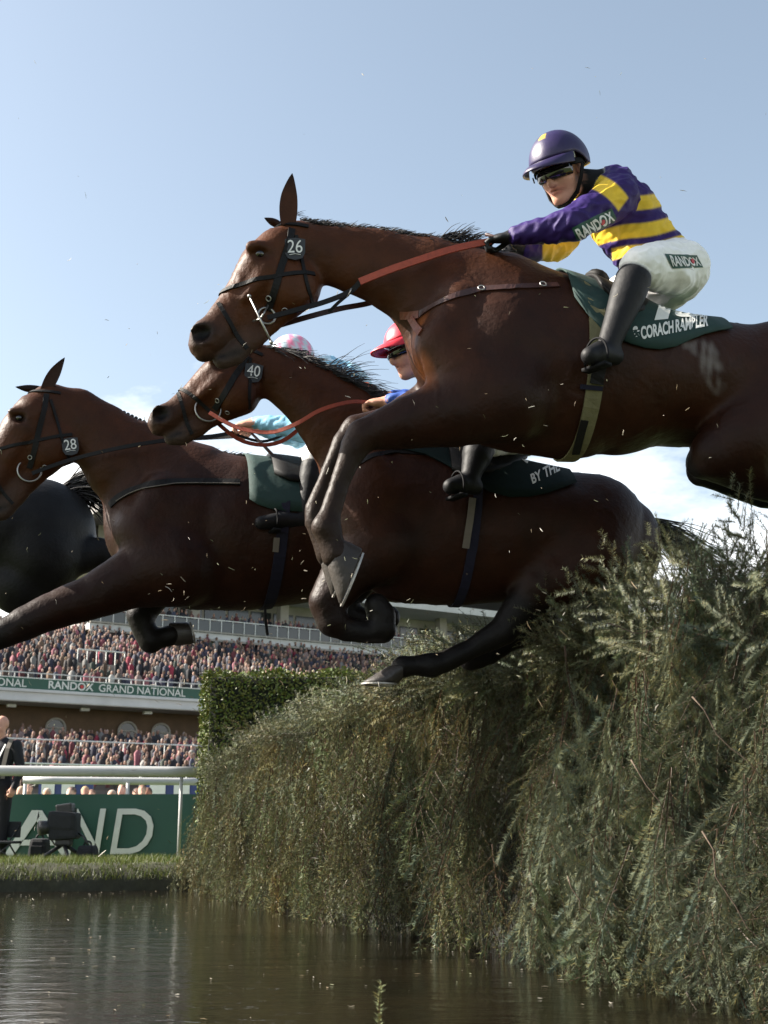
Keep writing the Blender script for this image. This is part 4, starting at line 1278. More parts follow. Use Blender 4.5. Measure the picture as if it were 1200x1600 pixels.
def bridle(H, bvh, T, sc, root, number, tabxy, ring, ring_r, bar=None, fig8=False, tabsize=15, width=0.020, tabtilt=0, digit=None):
    br = empty('bridle', (0, 0, 0)); br.parent = root
    L = MATS['leather_black']
    ring_band(H, bvh, 'browband', T(404, 352), T(466, 364), width * .75, L, br, 0.006, arc=150)
    ring_band(H, bvh, 'noseband', T(333, 461), T(440, 446) if not fig8 else T(420, 500), width * .8, L, br, 0.006, arc=166)
    strap(H, bvh, 'cheekpiece', [T(456, 358), T(450, 385), T(440, 415), T(432, 445), T(425, 468), T(418, 485)], width * 1.35, L, br)
    strap(H, bvh, 'throat_lash', [T(462, 368), T(470, 400), T(478, 440), T(488, 476)], width * .7, L, br)
    strap(H, bvh, 'drop_strap', [T(334, 462), T(345, 480), T(357, 500), T(370, 525), T(386, 545)], width * .8, L, br)
    p, nn = H.hit(bvh, *ring)
    q = MB(); q.torus(p + nn * 0.008 + np.array([0, -0.004, 0]), [0.08, -1, 0.05], H.pxm(ring_r, *ring), 0.0042 * (sc ** .5 + .1)); q.build('bit_ring', MATS['steel'], br, True)
    if bar:
        A, nA = H.hit(bvh, *bar[0]); 
        Bp = H.P(*bar[1], -A[1] + 0.03); A = A + nA * 0.02
        q = MB(); q.tube([A, Bp], 0.004, 8); q.sphere(A, 0.008, 8, 6); q.sphere(Bp, 0.008, 8, 6)
        mid = (A + Bp) / 2; C_, nC = H.hit(bvh, ring[0] - 22, ring[1] + 8)
        q.tube([C_ + nC * 0.012, mid, H.hit(bvh, ring[0] + 2, ring[1] - 14)[0] + np.array([0, -.02, 0])], 0.004, 6); q.build('bit_bar', MATS['steel'], br, True)
    for c in ((421, 466), (445, 483)):
        p, nn = H.hit(bvh, *T(*c))
        if p is not None:
            q = MB(); q.torus(p + nn * .008, nn, 0.010, 0.0025, 14, 5); q.build('buckle', MATS['steel'], br, True)
    # number tab: a thin shield hanging beside the cheek
    p, nn = H.hit(bvh, *tabxy)
    w_ = -p[1] + 0.02; s_ = tabsize
    ct, st = math.cos(R(tabtilt)), math.sin(R(tabtilt))
    R2 = lambda x, y: (tabxy[0] + ct * x - st * y, tabxy[1] + st * x + ct * y)
    out = [(-s_, -s_ * .9), (0, -s_ * 1.05), (s_, -s_ * .9), (s_ * .98, s_ * .45), (s_ * .7, s_ * .95), (0, s_ * 1.12), (-s_ * .7, s_ * .95), (-s_ * .98, s_ * .45)]
    P = [H.P(*R2(*o_), w_) for o_ in out]; k = len(P)
    q = MB(); q.add(P + [p_ + np.array([0, 0.006, 0]) for p_ in P], [tuple(range(k)), tuple(range(2 * k - 1, k - 1, -1))] + [(i, (i + 1) % k, k + (i + 1) % k, k + i) for i in range(k)])
    tb = q.build('number_tab', MATS['tab_black'], br)
    V, Tt, ext = text_tris(number, 0.0, 5)
    sx = s_ * 1.45 / ext[0]; V2 = []
    for x, y in V: V2.append(H.P(*R2((x - ext[0] / 2) * sx, -(y - ext[1] / 2) * sx * 1.15 - s_ * .2), w_ + 0.003))
    link('number', mesh_np('number', V2, Tt), MATS['print_white'], tb)
    q = MB(); q.tube([H.P(*R2(-s_ * .55, s_ * .62), w_ + .003), H.P(*R2(0, s_ * .52), w_ + .003), H.P(*R2(s_ * .55, s_ * .62), w_ + .003)], 0.0012, 5); q.build('number_underline', MATS['print_white'], tb)
    return br

bridle(H1, B1, I2, 1, horse1, '26', (461, 388), (416, 495), 13.5, bar=((388, 463), (424, 535)), tabsize=16)
# reins of 26
def freestrap(H, name, nodes, width, m, parent, thick=0.005, up=(0, 1, 0.3), nsub=6):
    """strap through free air between pixel points with sideways offsets"""
    P0 = [H.P(*q) for q in nodes]; P = []
    for i in range(len(P0) - 1):
        p0 = P0[max(i - 1, 0)]; p1 = P0[i]; p2 = P0[i + 1]; p3 = P0[min(i + 2, len(P0) - 1)]
        for k in range(nsub):
            t = k / nsub
            P.append(0.5 * (2 * p1 + (p2 - p0) * t + (2 * p0 - 5 * p1 + 4 * p2 - p3) * t * t + (3 * p1 - p0 - 3 * p2 + p3) * t ** 3))
    P.append(P0[-1])
    q = MB(); q.ribbon(P, [np.array([0, -1.0, 0.15])] * len(P), width, thick); return q.build(name, m, parent)
rn = empty('reins'); rn.parent = horse1
freestrap(H1, 'rein', [(418, 497, .075), (455, 487, .09), (505, 473, .10), (545, 457, .12), (563, 441, .14)], 0.020, MATS['leather_black'], rn)
freestrap(H1, 'rubber_grip', [(562, 441, .14), (610, 422, .165), (660, 405, .18), (700, 392, .17), (738, 383, .13), (765, 378, .10)], 0.028, MATS['rein_orange'], rn, 0.007)
freestrap(H1, 'far_rein', [(425, 512, -.06), (480, 496, -.07), (530, 483, -.08), (590, 470, -.09), (640, 440, -.15), (700, 400, -.15), (765, 382, -.08)], 0.022, MATS['leather_brown'], rn)
freestrap(H1, 'martingale_strap', [(514, 488, .03), (528, 474, .06), (545, 460, .10)], 0.012, MATS['leather_black'], rn)
q = MB(); q.torus(H1.P(546, 457, .125), [1, 0.1, -0.4], 0.016, 0.003, 18, 6); q.build('martingale_ring', MATS['steel'], rn, True)
bp = empty('breastplate'); bp.parent = horse1
strap(H1, B1, 'breast_strap', [(872, 446), (850, 447), (800, 449), (752, 452), (715, 461), (685, 474), (665, 486), (655, 492)], 0.026, MATS['leather_brown'], bp, 0.006)
strap(H1, B1, 'breast_strap', [(655, 492), (640, 494), (626, 493)], 0.03, MATS['leather_red'], bp, 0.008)
strap(H1, B1, 'chest_strap', [(642, 496), (650, 512), (658, 520)], 0.03, MATS['leather_red'], bp, 0.006)
for c in ((752, 452), (848, 446)):
    p, nn = H1.hit(B1, *c); q = MB(); q.torus(p + nn * .008, nn, 0.012, 0.003, 14, 5); q.build('buckle', MATS['steel'], bp, True)

cols1 = [(868, 560, 466), (884, 562, 503), (900, 565, 520), (918, 570, 531), (940, 575, 538), (962, 580, 546), (985, 584, 552), (1010, 588, 545), (1035, 592, 530), (1060, 595, 523), (1085, 597, 519), (1110, 599, 516)]
cl1, CB1 = wrap_patch(H1, B1, 'saddle_cloth', cols1, MATS['cloth_green'], horse1, 0.016)
px_text(H1, CB1, 'lettering', 'CORACH RAMBLER', ((1002, 531), (1106, 510), (1107, 490), (1000, 511)), MATS['print_white'], cl1, 0.003, 0.035)
px_text(H1, CB1, 'emblem', '&', ((987, 528), (1000, 526), (1000, 509), (987, 511)), MATS['print_white'], cl1, 0.003, 0.05)
px_text(H1, CB1, 'cloth_number', '16', ((1022, 501), (1108, 493), (1112, 472), (1030, 474)), MATS['print_white'], cl1, 0.003, 0.05, '')
# small racing saddle
sd1, SB1 = wrap_patch(H1, B1, 'saddle', [(912, 570, 452), (930, 572, 500), (955, 578, 505), (985, 584, 490), (1010, 588, 476), (1030, 591, 470)], MATS['leather_black'], horse1, 0.034, 0.017)
q = MB(); q.sphere(H1.P(932, 440, 0.0), (0.055, 0.08, 0.035), 14, 8, rot=frame_tilt(-35)); q.build('pommel', MATS['leather_black'], sd1, True)
gt = ring_band(H1, B1, 'girth', (898, 432), (892, 722), 0.062, MATS['girth_olive'], horse1, 0.008, 60, 0.003, 1.0)
strap(H1, B1, 'girth_buckle_tab', [(936, 570), (932, 590), (930, 600)], 0.05, MATS['leather_black'], gt, 0.012, 0.01)
strap(H1, B1, 'girth_stripe', [(940, 607), (918, 605), (905, 604)], 0.018, MATS['girth_navy'], gt, 0.004, 0.012, 3)
strap(H1, B1, 'girth_end', [(912, 655), (906, 675), (899, 705)], 0.03, MATS['leather_black'], gt, 0.006, 0.011, 4)
# sweat foam behind the saddle

mat('cloth_dark', (0.004, 0.012, 0.013), 0.85, 0.2, 30, 0.25, 18, spec=0.2)  # darker copy of the green saddle cloth, shade put into its colour
# ---------------------------------------------------------------- horse 40 (behind 26)
H2 = Fr(720, 820, 5.62, 9)
a_, b_ = H2.P(215, 500), H2.P(1060, 1090)
S = SDF((a_[0] - .05, -0.44, b_[2] - .05), (b_[0] + .1, 0.44, a_[2] + .05), 0.0115)
n = H2.N
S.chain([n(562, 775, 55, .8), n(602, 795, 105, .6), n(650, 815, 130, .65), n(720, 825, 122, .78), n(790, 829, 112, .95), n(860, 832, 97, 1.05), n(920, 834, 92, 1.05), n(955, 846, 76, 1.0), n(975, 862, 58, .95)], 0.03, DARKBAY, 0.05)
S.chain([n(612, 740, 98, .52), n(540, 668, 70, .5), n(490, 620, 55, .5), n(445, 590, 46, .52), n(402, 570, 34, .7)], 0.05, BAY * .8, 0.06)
T2 = simT((292, 537), (230, 655), .78, 14)
head_prims(S, H2, T2, .78, BAY * .9, np.array([0.035, 0.022, 0.016]))
for sg in (1, -1):
    S.chain([n(580, 730, 26, .9, .16 * sg), n(552, 790, 38, .9, .13 * sg), n(590, 850, 44, .9, .16 * sg)], 0.05, DARKBAY * .7 + BAY * .3)
    S.ell(H2.P(585, 790, .19 * sg), [.11, .06, .17], frame_tilt(-20), 0.05, DARKBAY * .7 + BAY * .3)
    S.ell(H2.P(548, 790, .07 * sg), [.075, .06, .12], frame_tilt(12), 0.02, BAY)
    S.chain([n(930, 800, 52, .9, .11 * sg), n(925, 860, 66, .9, .15 * sg), n(870, 900, 52, .85, .17 * sg), n(845, 915, 40, .85, .17 * sg)], 0.05, DARKBAY)
S.chain([n(850, 908, 40, .9, .16), n(815, 950, 30, .9, .15), n(788, 985, 23, .9, .14), n(735, 1014, 16, .9, .13), n(690, 1036, 17, .95, .13), n(672, 1040, 21, .95, .13), n(648, 1040, 16, .95, .13), n(630, 1042, 18, .95, .13)], 0.012, BLACKC, 0.03)
S.chain([n(850, 908, 40, .9, -.15), n(850, 950, 28, .9, -.15), n(850, 985, 22, .9, -.14), n(800, 1000, 16, .9, -.13), n(765, 1020, 18, .95, -.13), n(735, 1030, 18, 1, -.13)], 0.02, BLACKC, 0.03)
S.chain([n(610, 850, 52, .85, .14), n(545, 893, 42, .9, .14), n(512, 940, 30, .95, .14), n(520, 970, 25, 1, .14)], 0.035, DARKBAY * .5, 0.05)
S.chain([n(520, 972, 24, .95, .14), n(540, 983, 19, .9, .14), n(575, 988, 17, .95, .14), n(596, 984, 21, .95, .14)], 0.012, BLACKC, 0.03)
S.chain([n(596, 980, 22, .95, .14), n(596, 960, 23, 1, .14), n(588, 946, 20, 1.1, .14)], 0.01, BLACKC * 1.3, 0.02)
S.chain([n(610, 850, 50, .85, -.13), n(560, 890, 40, .9, -.13), n(535, 935, 28, .95, -.13), n(540, 962, 23, 1, -.13), n(590, 975, 16, 1, -.13), n(606, 965, 20, 1, -.13)], 0.03, BLACKC * 1.4, 0.05)
horse2, body2, B2 = finish_horse(S, H2, 'racehorse')
tag(horse2, 'dark bay racehorse numbered 40 with flying mane, jumping between horses 26 and 28', 'horse', 'racehorses jumping the fence')
head_bits(H2, T2, .78, horse2, BAY)
hoof(H2, (624, 1043), (566, 1066), (622, 1068), .13, .056, horse2, 'hoof_horn', 20)
ear(H2, T2(450, 352), T2(500, 300), 0.038, BAY * 0.7, horse2, w=0.055)
ear(H2, T2(446, 352), T2(490, 302), 0.038, BAY * 0.5, horse2, w=-0.055, cup=-1)
hair(H2, 'mane', [(405, 540), (440, 548), (480, 562), (520, 582), (560, 604), (590, 622)], 1000, 0.10, MATS['mane_hair'], horse2, lambda f, r: (0.95, r.normal(-.25, .35), -0.05 + r.normal(0, .2)), 0.0030, 14, 0.02)
hair(H2, 'mane_lock', [(505, 575), (530, 588), (555, 602), (572, 610)], 70, 0.19, MATS['mane_hair'], horse2, lambda f, r: (0.7 + .5 * f, r.normal(0, .2), 1.05 - .75 * f + r.normal(0, .15)), 0.0026, 15, 0.012, 6)
hair(H2, 'tail', [(978, 800), (982, 806)], 200, 0.6, MATS['mane_hair'], horse2, lambda f, r: (0.9, r.normal(.15, .12), -0.2 + r.normal(0, .08)), 0.004, 17, 0.03, 8)
bridle(H2, B2, T2, .78, horse2, '40', (396, 582), (325, 640), 20, fig8=True, tabsize=14, tabtilt=8)
rn = empty('reins'); rn.parent = horse2
freestrap(H2, 'rein', [(327, 645, .075), (370, 668, .11), (420, 676, .15), (460, 664, .19), (497, 643, .21), (530, 632, .2), (556, 628, .17), (580, 630, .12)], 0.018, MATS['rein_orange'], rn)
freestrap(H2, 'far_rein', [(327, 650, -.06), (380, 690, -.10), (440, 690, -.14), (500, 640, -.17), (560, 600, -.14), (590, 612, -.08)], 0.018, MATS['rein_orange'], rn)
strap(H2, B2, 'breastplate', [(700, 706), (660, 708), (620, 705), (580, 712), (545, 735), (525, 760)], 0.024, MATS['leather_black'], horse2)
cols2 = [(592, 800, 703), (615, 805, 702), (650, 810, 700), (690, 822, 730), (715, 824, 752), (740, 826, 775), (770, 828, 782), (800, 829, 780), (830, 830, 772), (855, 831, 764), (878, 832, 756)]
cl2, CB2 = wrap_patch(H2, B2, 'saddle_cloth', cols2, MATS['cloth_dark'], horse2, 0.016)
px_text(H2, CB2, 'lettering', 'BY THE', ((832, 757), (875, 736), (872, 719), (828, 742)), MATS['print_white'], cl2, 0.003, 0.03)
px_text(H2, CB2, 'lettering', 'VL', ((816, 727), (842, 719), (838, 708), (812, 716)), MATS['print_white'], cl2, 0.003, 0.03)
sd2, _ = wrap_patch(H2, B2, 'saddle', [(690, 822, 740), (715, 824, 748), (745, 826, 750), (780, 828, 735), (815, 829, 722)], MATS['leather_black'], horse2, 0.034, 0.017)
gt = ring_band(H2, B2, 'girth', (735, 703), (712, 948), 0.040, MATS['girth_navy'], horse2, 0.007, 56, 0.003, 1.0)
strap(H2, B2, 'girth_elastic', [(738, 780), (733, 815), (727, 856)], 0.030, MATS['girth_stripe'], gt, 0.004, 0.011, 5)

# ---------------------------------------------------------------- horse 28 (left)
H3 = Fr(360, 820, 6.45, 15)
a_, b_ = H3.P(-190, 560), H3.P(760, 1110)
S = SDF((a_[0] - .05, -0.44, b_[2] - .05), (b_[0] + .05, 0.44, a_[2] + .05), 0.0125)
n = H3.N
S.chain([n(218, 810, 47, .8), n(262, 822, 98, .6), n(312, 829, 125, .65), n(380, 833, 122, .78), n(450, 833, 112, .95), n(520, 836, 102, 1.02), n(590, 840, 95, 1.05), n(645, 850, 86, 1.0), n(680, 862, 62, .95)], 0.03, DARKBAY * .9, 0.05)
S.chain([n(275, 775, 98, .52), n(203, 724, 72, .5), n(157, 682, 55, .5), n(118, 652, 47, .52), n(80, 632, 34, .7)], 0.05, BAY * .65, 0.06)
T3 = simT((404, 393), (28, 650), .9, -3.5)
head_prims(S, H3, T3, .9, BAY * .75, np.array([0.035, 0.022, 0.016]))
for sg in (1, -1):
    S.chain([n(250, 770, 28, .9, .17 * sg), n(222, 830, 42, .9, .14 * sg), n(262, 890, 46, .9, .17 * sg)], 0.05, DARKBAY)
    S.ell(H3.P(270, 830, .2 * sg), [.13, .06, .19], frame_tilt(-22), 0.05, DARKBAY)
    S.ell(H3.P(214, 830, .08 * sg), [.085, .065, .14], frame_tilt(12), 0.02, BAY * .9)
    S.chain([n(640, 830, 58, .9, .13 * sg), n(620, 880, 62, .9, .16 * sg), n(600, 895, 46, .85, .17 * sg)], 0.05, DARKBAY)
    S.chain([n(605, 890, 40, .9, .16 * sg), n(660, 905, 28, .9, .15 * sg), n(705, 910, 22, .9, .14 * sg), n(660, 922, 16, .9, .13 * sg), n(620, 920, 19, 1, .13 * sg)], 0.02, BLACKC, 0.03)
S.chain([n(275, 885, 66, .85, .14), n(205, 905, 46, .85, .14), n(140, 935, 35, .9, .14), n(80, 955, 30, .95, .14), n(40, 974, 26, 1, .14)], 0.04, DARKBAY * .7, 0.06)
S.chain([n(40, 974, 26, .95, .14), n(10, 988, 24, .95, .14), n(-40, 1012, 16, .95, .14), n(-90, 1036, 15, .95, .14), n(-125, 1052, 20, .95, .14), n(-150, 1072, 17, .95, .14)], 0.015, BLACKC * 1.2, 0.08)
S.chain([n(-156, 1078, 20, 1, .14), n(-172, 1100, 22, 1.1, .14)], 0.008, BLACKC * 1.6, 0.01)
S.chain([n(270, 885, 56, .85, -.13), n(238, 925, 32, .9, -.13), n(220, 960, 23, .95, -.13), n(226, 985, 19, 1, -.13), n(236, 1000, 21, 1, -.13), n(252, 996, 16, 1, -.13), n(268, 992, 17, 1, -.13)], 0.012, BLACKC * 1.2, 0.05)
horse3, body3, B3 = finish_horse(S, H3, 'racehorse')
tag(horse3, 'bay racehorse numbered 28 with plaited mane, landing at left with foreleg reaching forward', 'horse', 'racehorses jumping the fence')
head_bits(H3, T3, .9, horse3, BAY)
hoof(H3, (270, 991), (302, 1006), (293, 972), -.13, .055, horse3, 'hoof_horn', 19)
ear(H3, (70, 612), (102, 559), 0.040, BAY * 0.4, horse3, w=0.055)
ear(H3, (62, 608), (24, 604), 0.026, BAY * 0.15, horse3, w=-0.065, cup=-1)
q = MB()
pts = dens([(92, 603), (125, 613), (175, 634), (225, 657)], 6.2)
for i, p in enumerate(pts): q.sphere(H3.P(p[0], p[1] + 2, 0.0), (0.011, 0.012, 0.010), 8, 6)
q.build('plaited_mane', MATS['mane_hair'], horse3, True)['kind'] = 'stuff'
hair(H3, 'mane', [(300, 702), (340, 708), (384, 712)], 260, 0.045, MATS['mane_hair'], horse3, lambda f, r: (0.85, r.normal(0, .4), 0.45 + r.normal(0, .3)), 0.0026, 24)
hair(H3, 'tail', [(690, 820), (694, 826)], 160, 0.6, MATS['mane_hair'], horse3, lambda f, r: (0.9, r.normal(.15, .12), -0.1 + r.normal(0, .08)), 0.004, 27, 0.03, 8)
bridle(H3, B3, T3, .9, horse3, '28', (110, 697), (46, 735), 18, tabsize=13, tabtilt=-8)
rn = empty('reins'); rn.parent = horse3
freestrap(H3, 'rein', [(50, 740, .08), (100, 722, .1), (160, 706, .16), (220, 694, .2), (280, 686, .2), (330, 682, .17), (365, 676, .12)], 0.02, MATS['leather_black'], rn)
freestrap(H3, 'far_rein', [(55, 745, -.06), (130, 715, -.1), (230, 690, -.18), (320, 685, -.15), (372, 682, -.08)], 0.02, MATS['leather_black'], rn)
freestrap(H3, 'rein_end', [(365, 678, .10), (410, 690, .1), (450, 676, .08), (460, 664, .05)], 0.014, MATS['leather_black'], rn)
bp = empty('breastplate'); bp.parent = horse3
strap(H3, B3, 'breast_strap', [(375, 754), (320, 753), (270, 753), (230, 758), (200, 769), (182, 779), (172, 790)], 0.036, MATS['leather_black'], bp, 0.008)
strap(H3, B3, 'piping', [(375, 757), (320, 756), (270, 757), (230, 763), (200, 774), (183, 784)], 0.004, MATS['girth_stripe'], bp, 0.004, 0.009)
cols3 = [(374, 830, 780), (385, 832, 790), (400, 833, 797), (425, 833, 800), (455, 834, 802), (480, 834, 800), (520, 836, 790), (560, 838, 778), (600, 840, 770)]
cl3, CB3 = wrap_patch(H3, B3, 'saddle_cloth', cols3, MATS['cloth_green'], horse3, 0.018)
sd3, _ = wrap_patch(H3, B3, 'saddle', [(412, 833, 745), (430, 833, 760), (455, 834, 765), (490, 835, 755), (530, 837, 745)], MATS['leather_black'], horse3, 0.036, 0.017)
gt = ring_band(H3, B3, 'girth', (432, 716), (416, 953), 0.058, MATS['girth_navy'], horse3, 0.007, 56, 0.003, 1.0)
strap(H3, B3, 'girth_stripe', [(432, 840), (431, 852), (430, 862)], 0.03, MATS['girth_stripe'], gt, 0.004, 0.011, 4)
freestrap(H3, 'loose_strap', [(414, 950, .05), (415, 970, .05), (418, 993, .04)], 0.014, MATS['leather_black'], horse3)

# ---------------------------------------------------------------- black horse ahead, cut by the frame
H4 = Fr(0, 830, 7.5, 14)
a_, b_ = H4.P(-430, 560), H4.P(330, 1120)
S = SDF((a_[0] - .05, -0.44, b_[2] - .05), (b_[0] + .05, 0.44, a_[2] + .05), 0.018)
n = H4.N; BK = np.array([0.008, 0.0075, 0.008])
S.chain([n(-280, 800, 55, .8), n(-230, 812, 95, .62), n(-150, 825, 102, .72), n(-70, 832, 98, .95), n(10, 834, 90, 1.05), n(60, 836, 88, 1.02), n(88, 842, 62, .95)], 0.03, BK, 0.05)
S.chain([n(-230, 780, 92, .55), n(-300, 720, 62, .5), n(-350, 680, 48, .52), n(-390, 662, 34, .7)], 0.05, BK)
T4 = simT((466, 378), (-395, 662), .68, -8)
T4b = T4
S.chain([n(-392, 664, 27, .9), n(-420, 690, 27, .9)], 0.02, BK)
for sg in (1, -1):
    S.chain([n(60, 810, 56, .9, .12 * sg), n(60, 870, 66, .9, .15 * sg), n(30, 915, 46, .85, .17 * sg)], 0.05, BK)
    S.chain([n(40, 905, 44, .9, .16 * sg), n(100, 878, 30, .9, .15 * sg), n(155, 862, 23, .9, .14 * sg), n(210, 885 + 10 * sg, 16, .9, .13 * sg), n(250, 905 + 10 * sg, 19, 1, .13 * sg), n(275, 915 + 10 * sg, 20, 1, .13 * sg)], 0.02, BK, 0.03)
    S.chain([n(-260, 850, 56, .9, .13 * sg), n(-300, 920, 36, .9, .13 * sg), n(-310, 970, 24, .9, .13 * sg), n(-300 + 40 * sg, 1040, 15, .9, .13 * sg), n(-290 + 60 * sg, 1090, 20, .9, .13 * sg)], 0.03, BK)
horse4, body4, B4 = finish_horse(S, H4, 'racehorse')
tag(horse4, 'black racehorse seen from its rump at the left edge, ahead of horse 28', 'horse', 'racehorses jumping the fence')
hair(H4, 'tail', [(96, 760), (100, 768), (104, 778)], 500, 0.42, MATS['mane_hair'], horse4, lambda f, r: (0.8, r.normal(0, .16), 0.62 + r.normal(0, .22)), 0.006, 37, 0.04, 9)
q = MB(); q.torus(H4.P(-405, 690), [1, 0, 0.5], 0.07, 0.008); q.build('noseband', MATS['leather_black'], horse4, True)

# ================================================================== people
mat('figure', attr=True, rough_attr=True, noise=0.10, nscale=30, bump=0.45, bscale=17, spec=0.22)
mat('helmet_silk', attr=True, rough=0.45, noise=0.08, nscale=40, bump=0.12, bscale=30)
mat('goggle_lens', (0.01, 0.01, 0.01), 0.06, spec=0.9)
mat('goggle_frame', (0.35, 0.36, 0.30), 0.3, 0.1, 60)
mat('strap_black', (0.007, 0.007, 0.008), 0.75, 0.2, 50, spec=0.12)
mat('patch_green', (0.008, 0.055, 0.035), 0.6, 0.1, 30)
mat('whip_stick', (0.05, 0.02, 0.016), 0.35)
SKN = np.array([0.52, 0.27, 0.19])
PURPLE = np.array([0.024, 0.010, 0.092]); YELLOW = np.array([0.66, 0.44, 0.035]); BREECH = np.array([0.78, 0.77, 0.75]); BOOT = np.array([0.0055, 0.0055, 0.0065])

def human_head(S, c, Rm, skin=SKN, sc=1.0, dark_jaw=True):
    def L(x, y, z): return c + Rm @ (np.array([x, y, z]) * sc)
    S.ell(L(-.008, 0, .03), np.array([.098, .076, .088]) * sc, Rm, 0.02, skin, .01, lab=0)
    S.ell(L(.030, 0, -.045), np.array([.066, .060, .085]) * sc, Rm, 0.03, skin, .01, lab=0)
    S.ell(L(.066, 0, -.108), np.array([.026, .028, .022]) * sc, Rm, 0.02, skin, .01, lab=0)
    S.chain([(L(.010, .045, -.09), .020 * sc), (L(.06, .018, -.112), .016 * sc)], 0.02, skin, .01, lab=0)
    S.chain([(L(.010, -.045, -.09), .020 * sc), (L(.06, -.018, -.112), .016 * sc)], 0.02, skin, .01, lab=0)
    S.chain([(L(.092, 0, .004), .009 * sc), (L(.112, 0, -.038), .014 * sc), (L(.108, 0, -.046), .013 * sc)], 0.008, skin, .01, lab=0)
    for sg in (1, -1):
        S.ell(L(.098, .012 * sg, -.046), np.array([.012, .010, .009]) * sc, Rm, 0.006, skin * .92, .01, lab=0)
        S.ell(L(.050, .040 * sg, -.035), np.array([.030, .024, .026]) * sc, Rm, 0.02, skin, .01, lab=0)
        S.ell(L(-.008, .078 * sg, -.012), np.array([.017, .009, .030]) * sc, Rm, 0.006, skin * .95, .01, lab=0)
        S.ell(L(.096, .033 * sg, -.002), np.array([.016, .018, .012]) * sc, Rm, 0.010, skin * .5, .01, cut=True)
    S.ell(L(.088, 0, -.066), np.array([.012, .024, .006]) * sc, Rm, 0.006, skin * [.85, .55, .55], .008, lab=0)
    S.ell(L(.086, 0, -.080), np.array([.013, .021, .007]) * sc, Rm, 0.006, skin * [.85, .55, .55], .008, lab=0)
    S.ell(L(.104, 0, -.0725), np.array([.014, .020, .0022]) * sc, Rm, 0.003, skin * .25, .004, cut=True)

def fist(S, wr, d, palm_n, col, sc=1.0, lab=6):
    """closed hand: palm, four unequal bent fingers, thumb from the side of the palm"""
    d = d / np.linalg.norm(d); palm_n = palm_n - d * (palm_n @ d); palm_n /= np.linalg.norm(palm_n); s = np.cross(d, palm_n)
    M = np.stack([d, s, palm_n], 1)
    S.ell(wr + d * .052 * sc, np.array([.050, .042, .020]) * sc, M, 0.012, col, .006, lab=lab)
    for i, (o, L) in enumerate(((-.031, .92), (-.011, 1.05), (.010, 1.0), (.030, .8))):
        k = wr + (d * (.088 + .006 * (L - .9)) + s * o) * sc
        a = k + (d * .026 * L + palm_n * .012) * sc; b = a + (palm_n * .028 * L - d * .004) * sc; e = b + (-d * .022 * L + palm_n * .002) * sc
        S.chain([(k, .0105 * sc), (a, .0098 * sc), (b, .0092 * sc), (e, .0085 * sc)], 0.004, col * (1 - .06 * (i % 2)), .004, lab=lab)
    t0 = wr + (d * .030 - s * .034 + palm_n * .006) * sc
    S.chain([(t0, .014 * sc), (t0 + (d * .030 - s * .016 + palm_n * .016) * sc, .0118 * sc), (t0 + (d * .055 - s * .004 + palm_n * .030) * sc, .010 * sc)], 0.008, col, .004, lab=lab)

def helmet(H, c, Rm, root, colfn, sc=1.0, peak_col=None, name='helmet'):
    nt, npz = 40, 14; V, F, C = [], [], []
    rad = np.array([.124, .104, .118]) * sc; off = np.array([-.004, 0, .030]) * sc
    for shell, k in ((0, 1.0), (1, .93)):
        for i in range(npz + 1):
            for j in range(nt):
                th = 2 * math.pi * j / nt
                fm = R(82) if math.cos(th) > .3 else R(82 + 24 * min(1, (.3 - math.cos(th)) / .5))
                ph = fm * i / npz
                p = np.array([math.sin(ph) * math.cos(th), math.sin(ph) * math.sin(th), math.cos(ph)]) * rad * k + off
                p = p * (1 + .012 * math.sin(9 * th) * math.sin(ph) ** 4 * (i / npz))
                V.append(c + Rm @ p); C.append(colfn(th, ph) if shell == 0 else np.array([.01, .01, .01]))
    K = (npz + 1) * nt
    for i in range(npz):
        for j in range(nt):
            a, b = i * nt + j, i * nt + (j + 1) % nt
            F.append((a, a + nt, b + nt, b)); F.append((K + a, K + b, K + b + nt, K + a + nt))
    for j in range(nt):
        a, b = npz * nt + j, npz * nt + (j + 1) % nt; F.append((a, K + a, K + b, b))
    hm = link(name, mesh_np(name, V, F, np.array(C)), MATS['helmet_silk'], root, True)
    V, F, C = [], [], []; nn = 16
    for lay in (0, 1):
        for i in range(nn + 1):
            th = R(-68 + 136 * i / nn)
            for r_ in range(5):
                f = r_ / 4
                ext = .078 * sc * math.cos(th * 1.25) ** .7 if abs(th * 1.25) < math.pi / 2 else 0
                q = np.array([math.cos(th) * rad[0] * 1.0 + f * ext, math.sin(th) * rad[1] * 1.0 * (1 + .02 * f), off[2] + rad[2] * .14 - f * f * .022 * sc - lay * .006 * sc - .016 * f * (math.sin(th) ** 2)])
                V.append(c + Rm @ q); C.append(peak_col if peak_col is not None else colfn(0, 1.4))
    m = 5; K = (nn + 1) * m
    for i in range(nn):
        for r_ in range(m - 1):
            a = i * m + r_; F.append((a, a + 1, a + m + 1, a + m)); F.append((K + a, K + a + m, K + a + m + 1, K + a + 1))
        a = i * m + m - 1; F.append((a, K + a, K + a + m, a + m))
    link('peak', mesh_np('peak', V, F, np.array(C)), MATS['helmet_silk'], hm, True)
    return hm

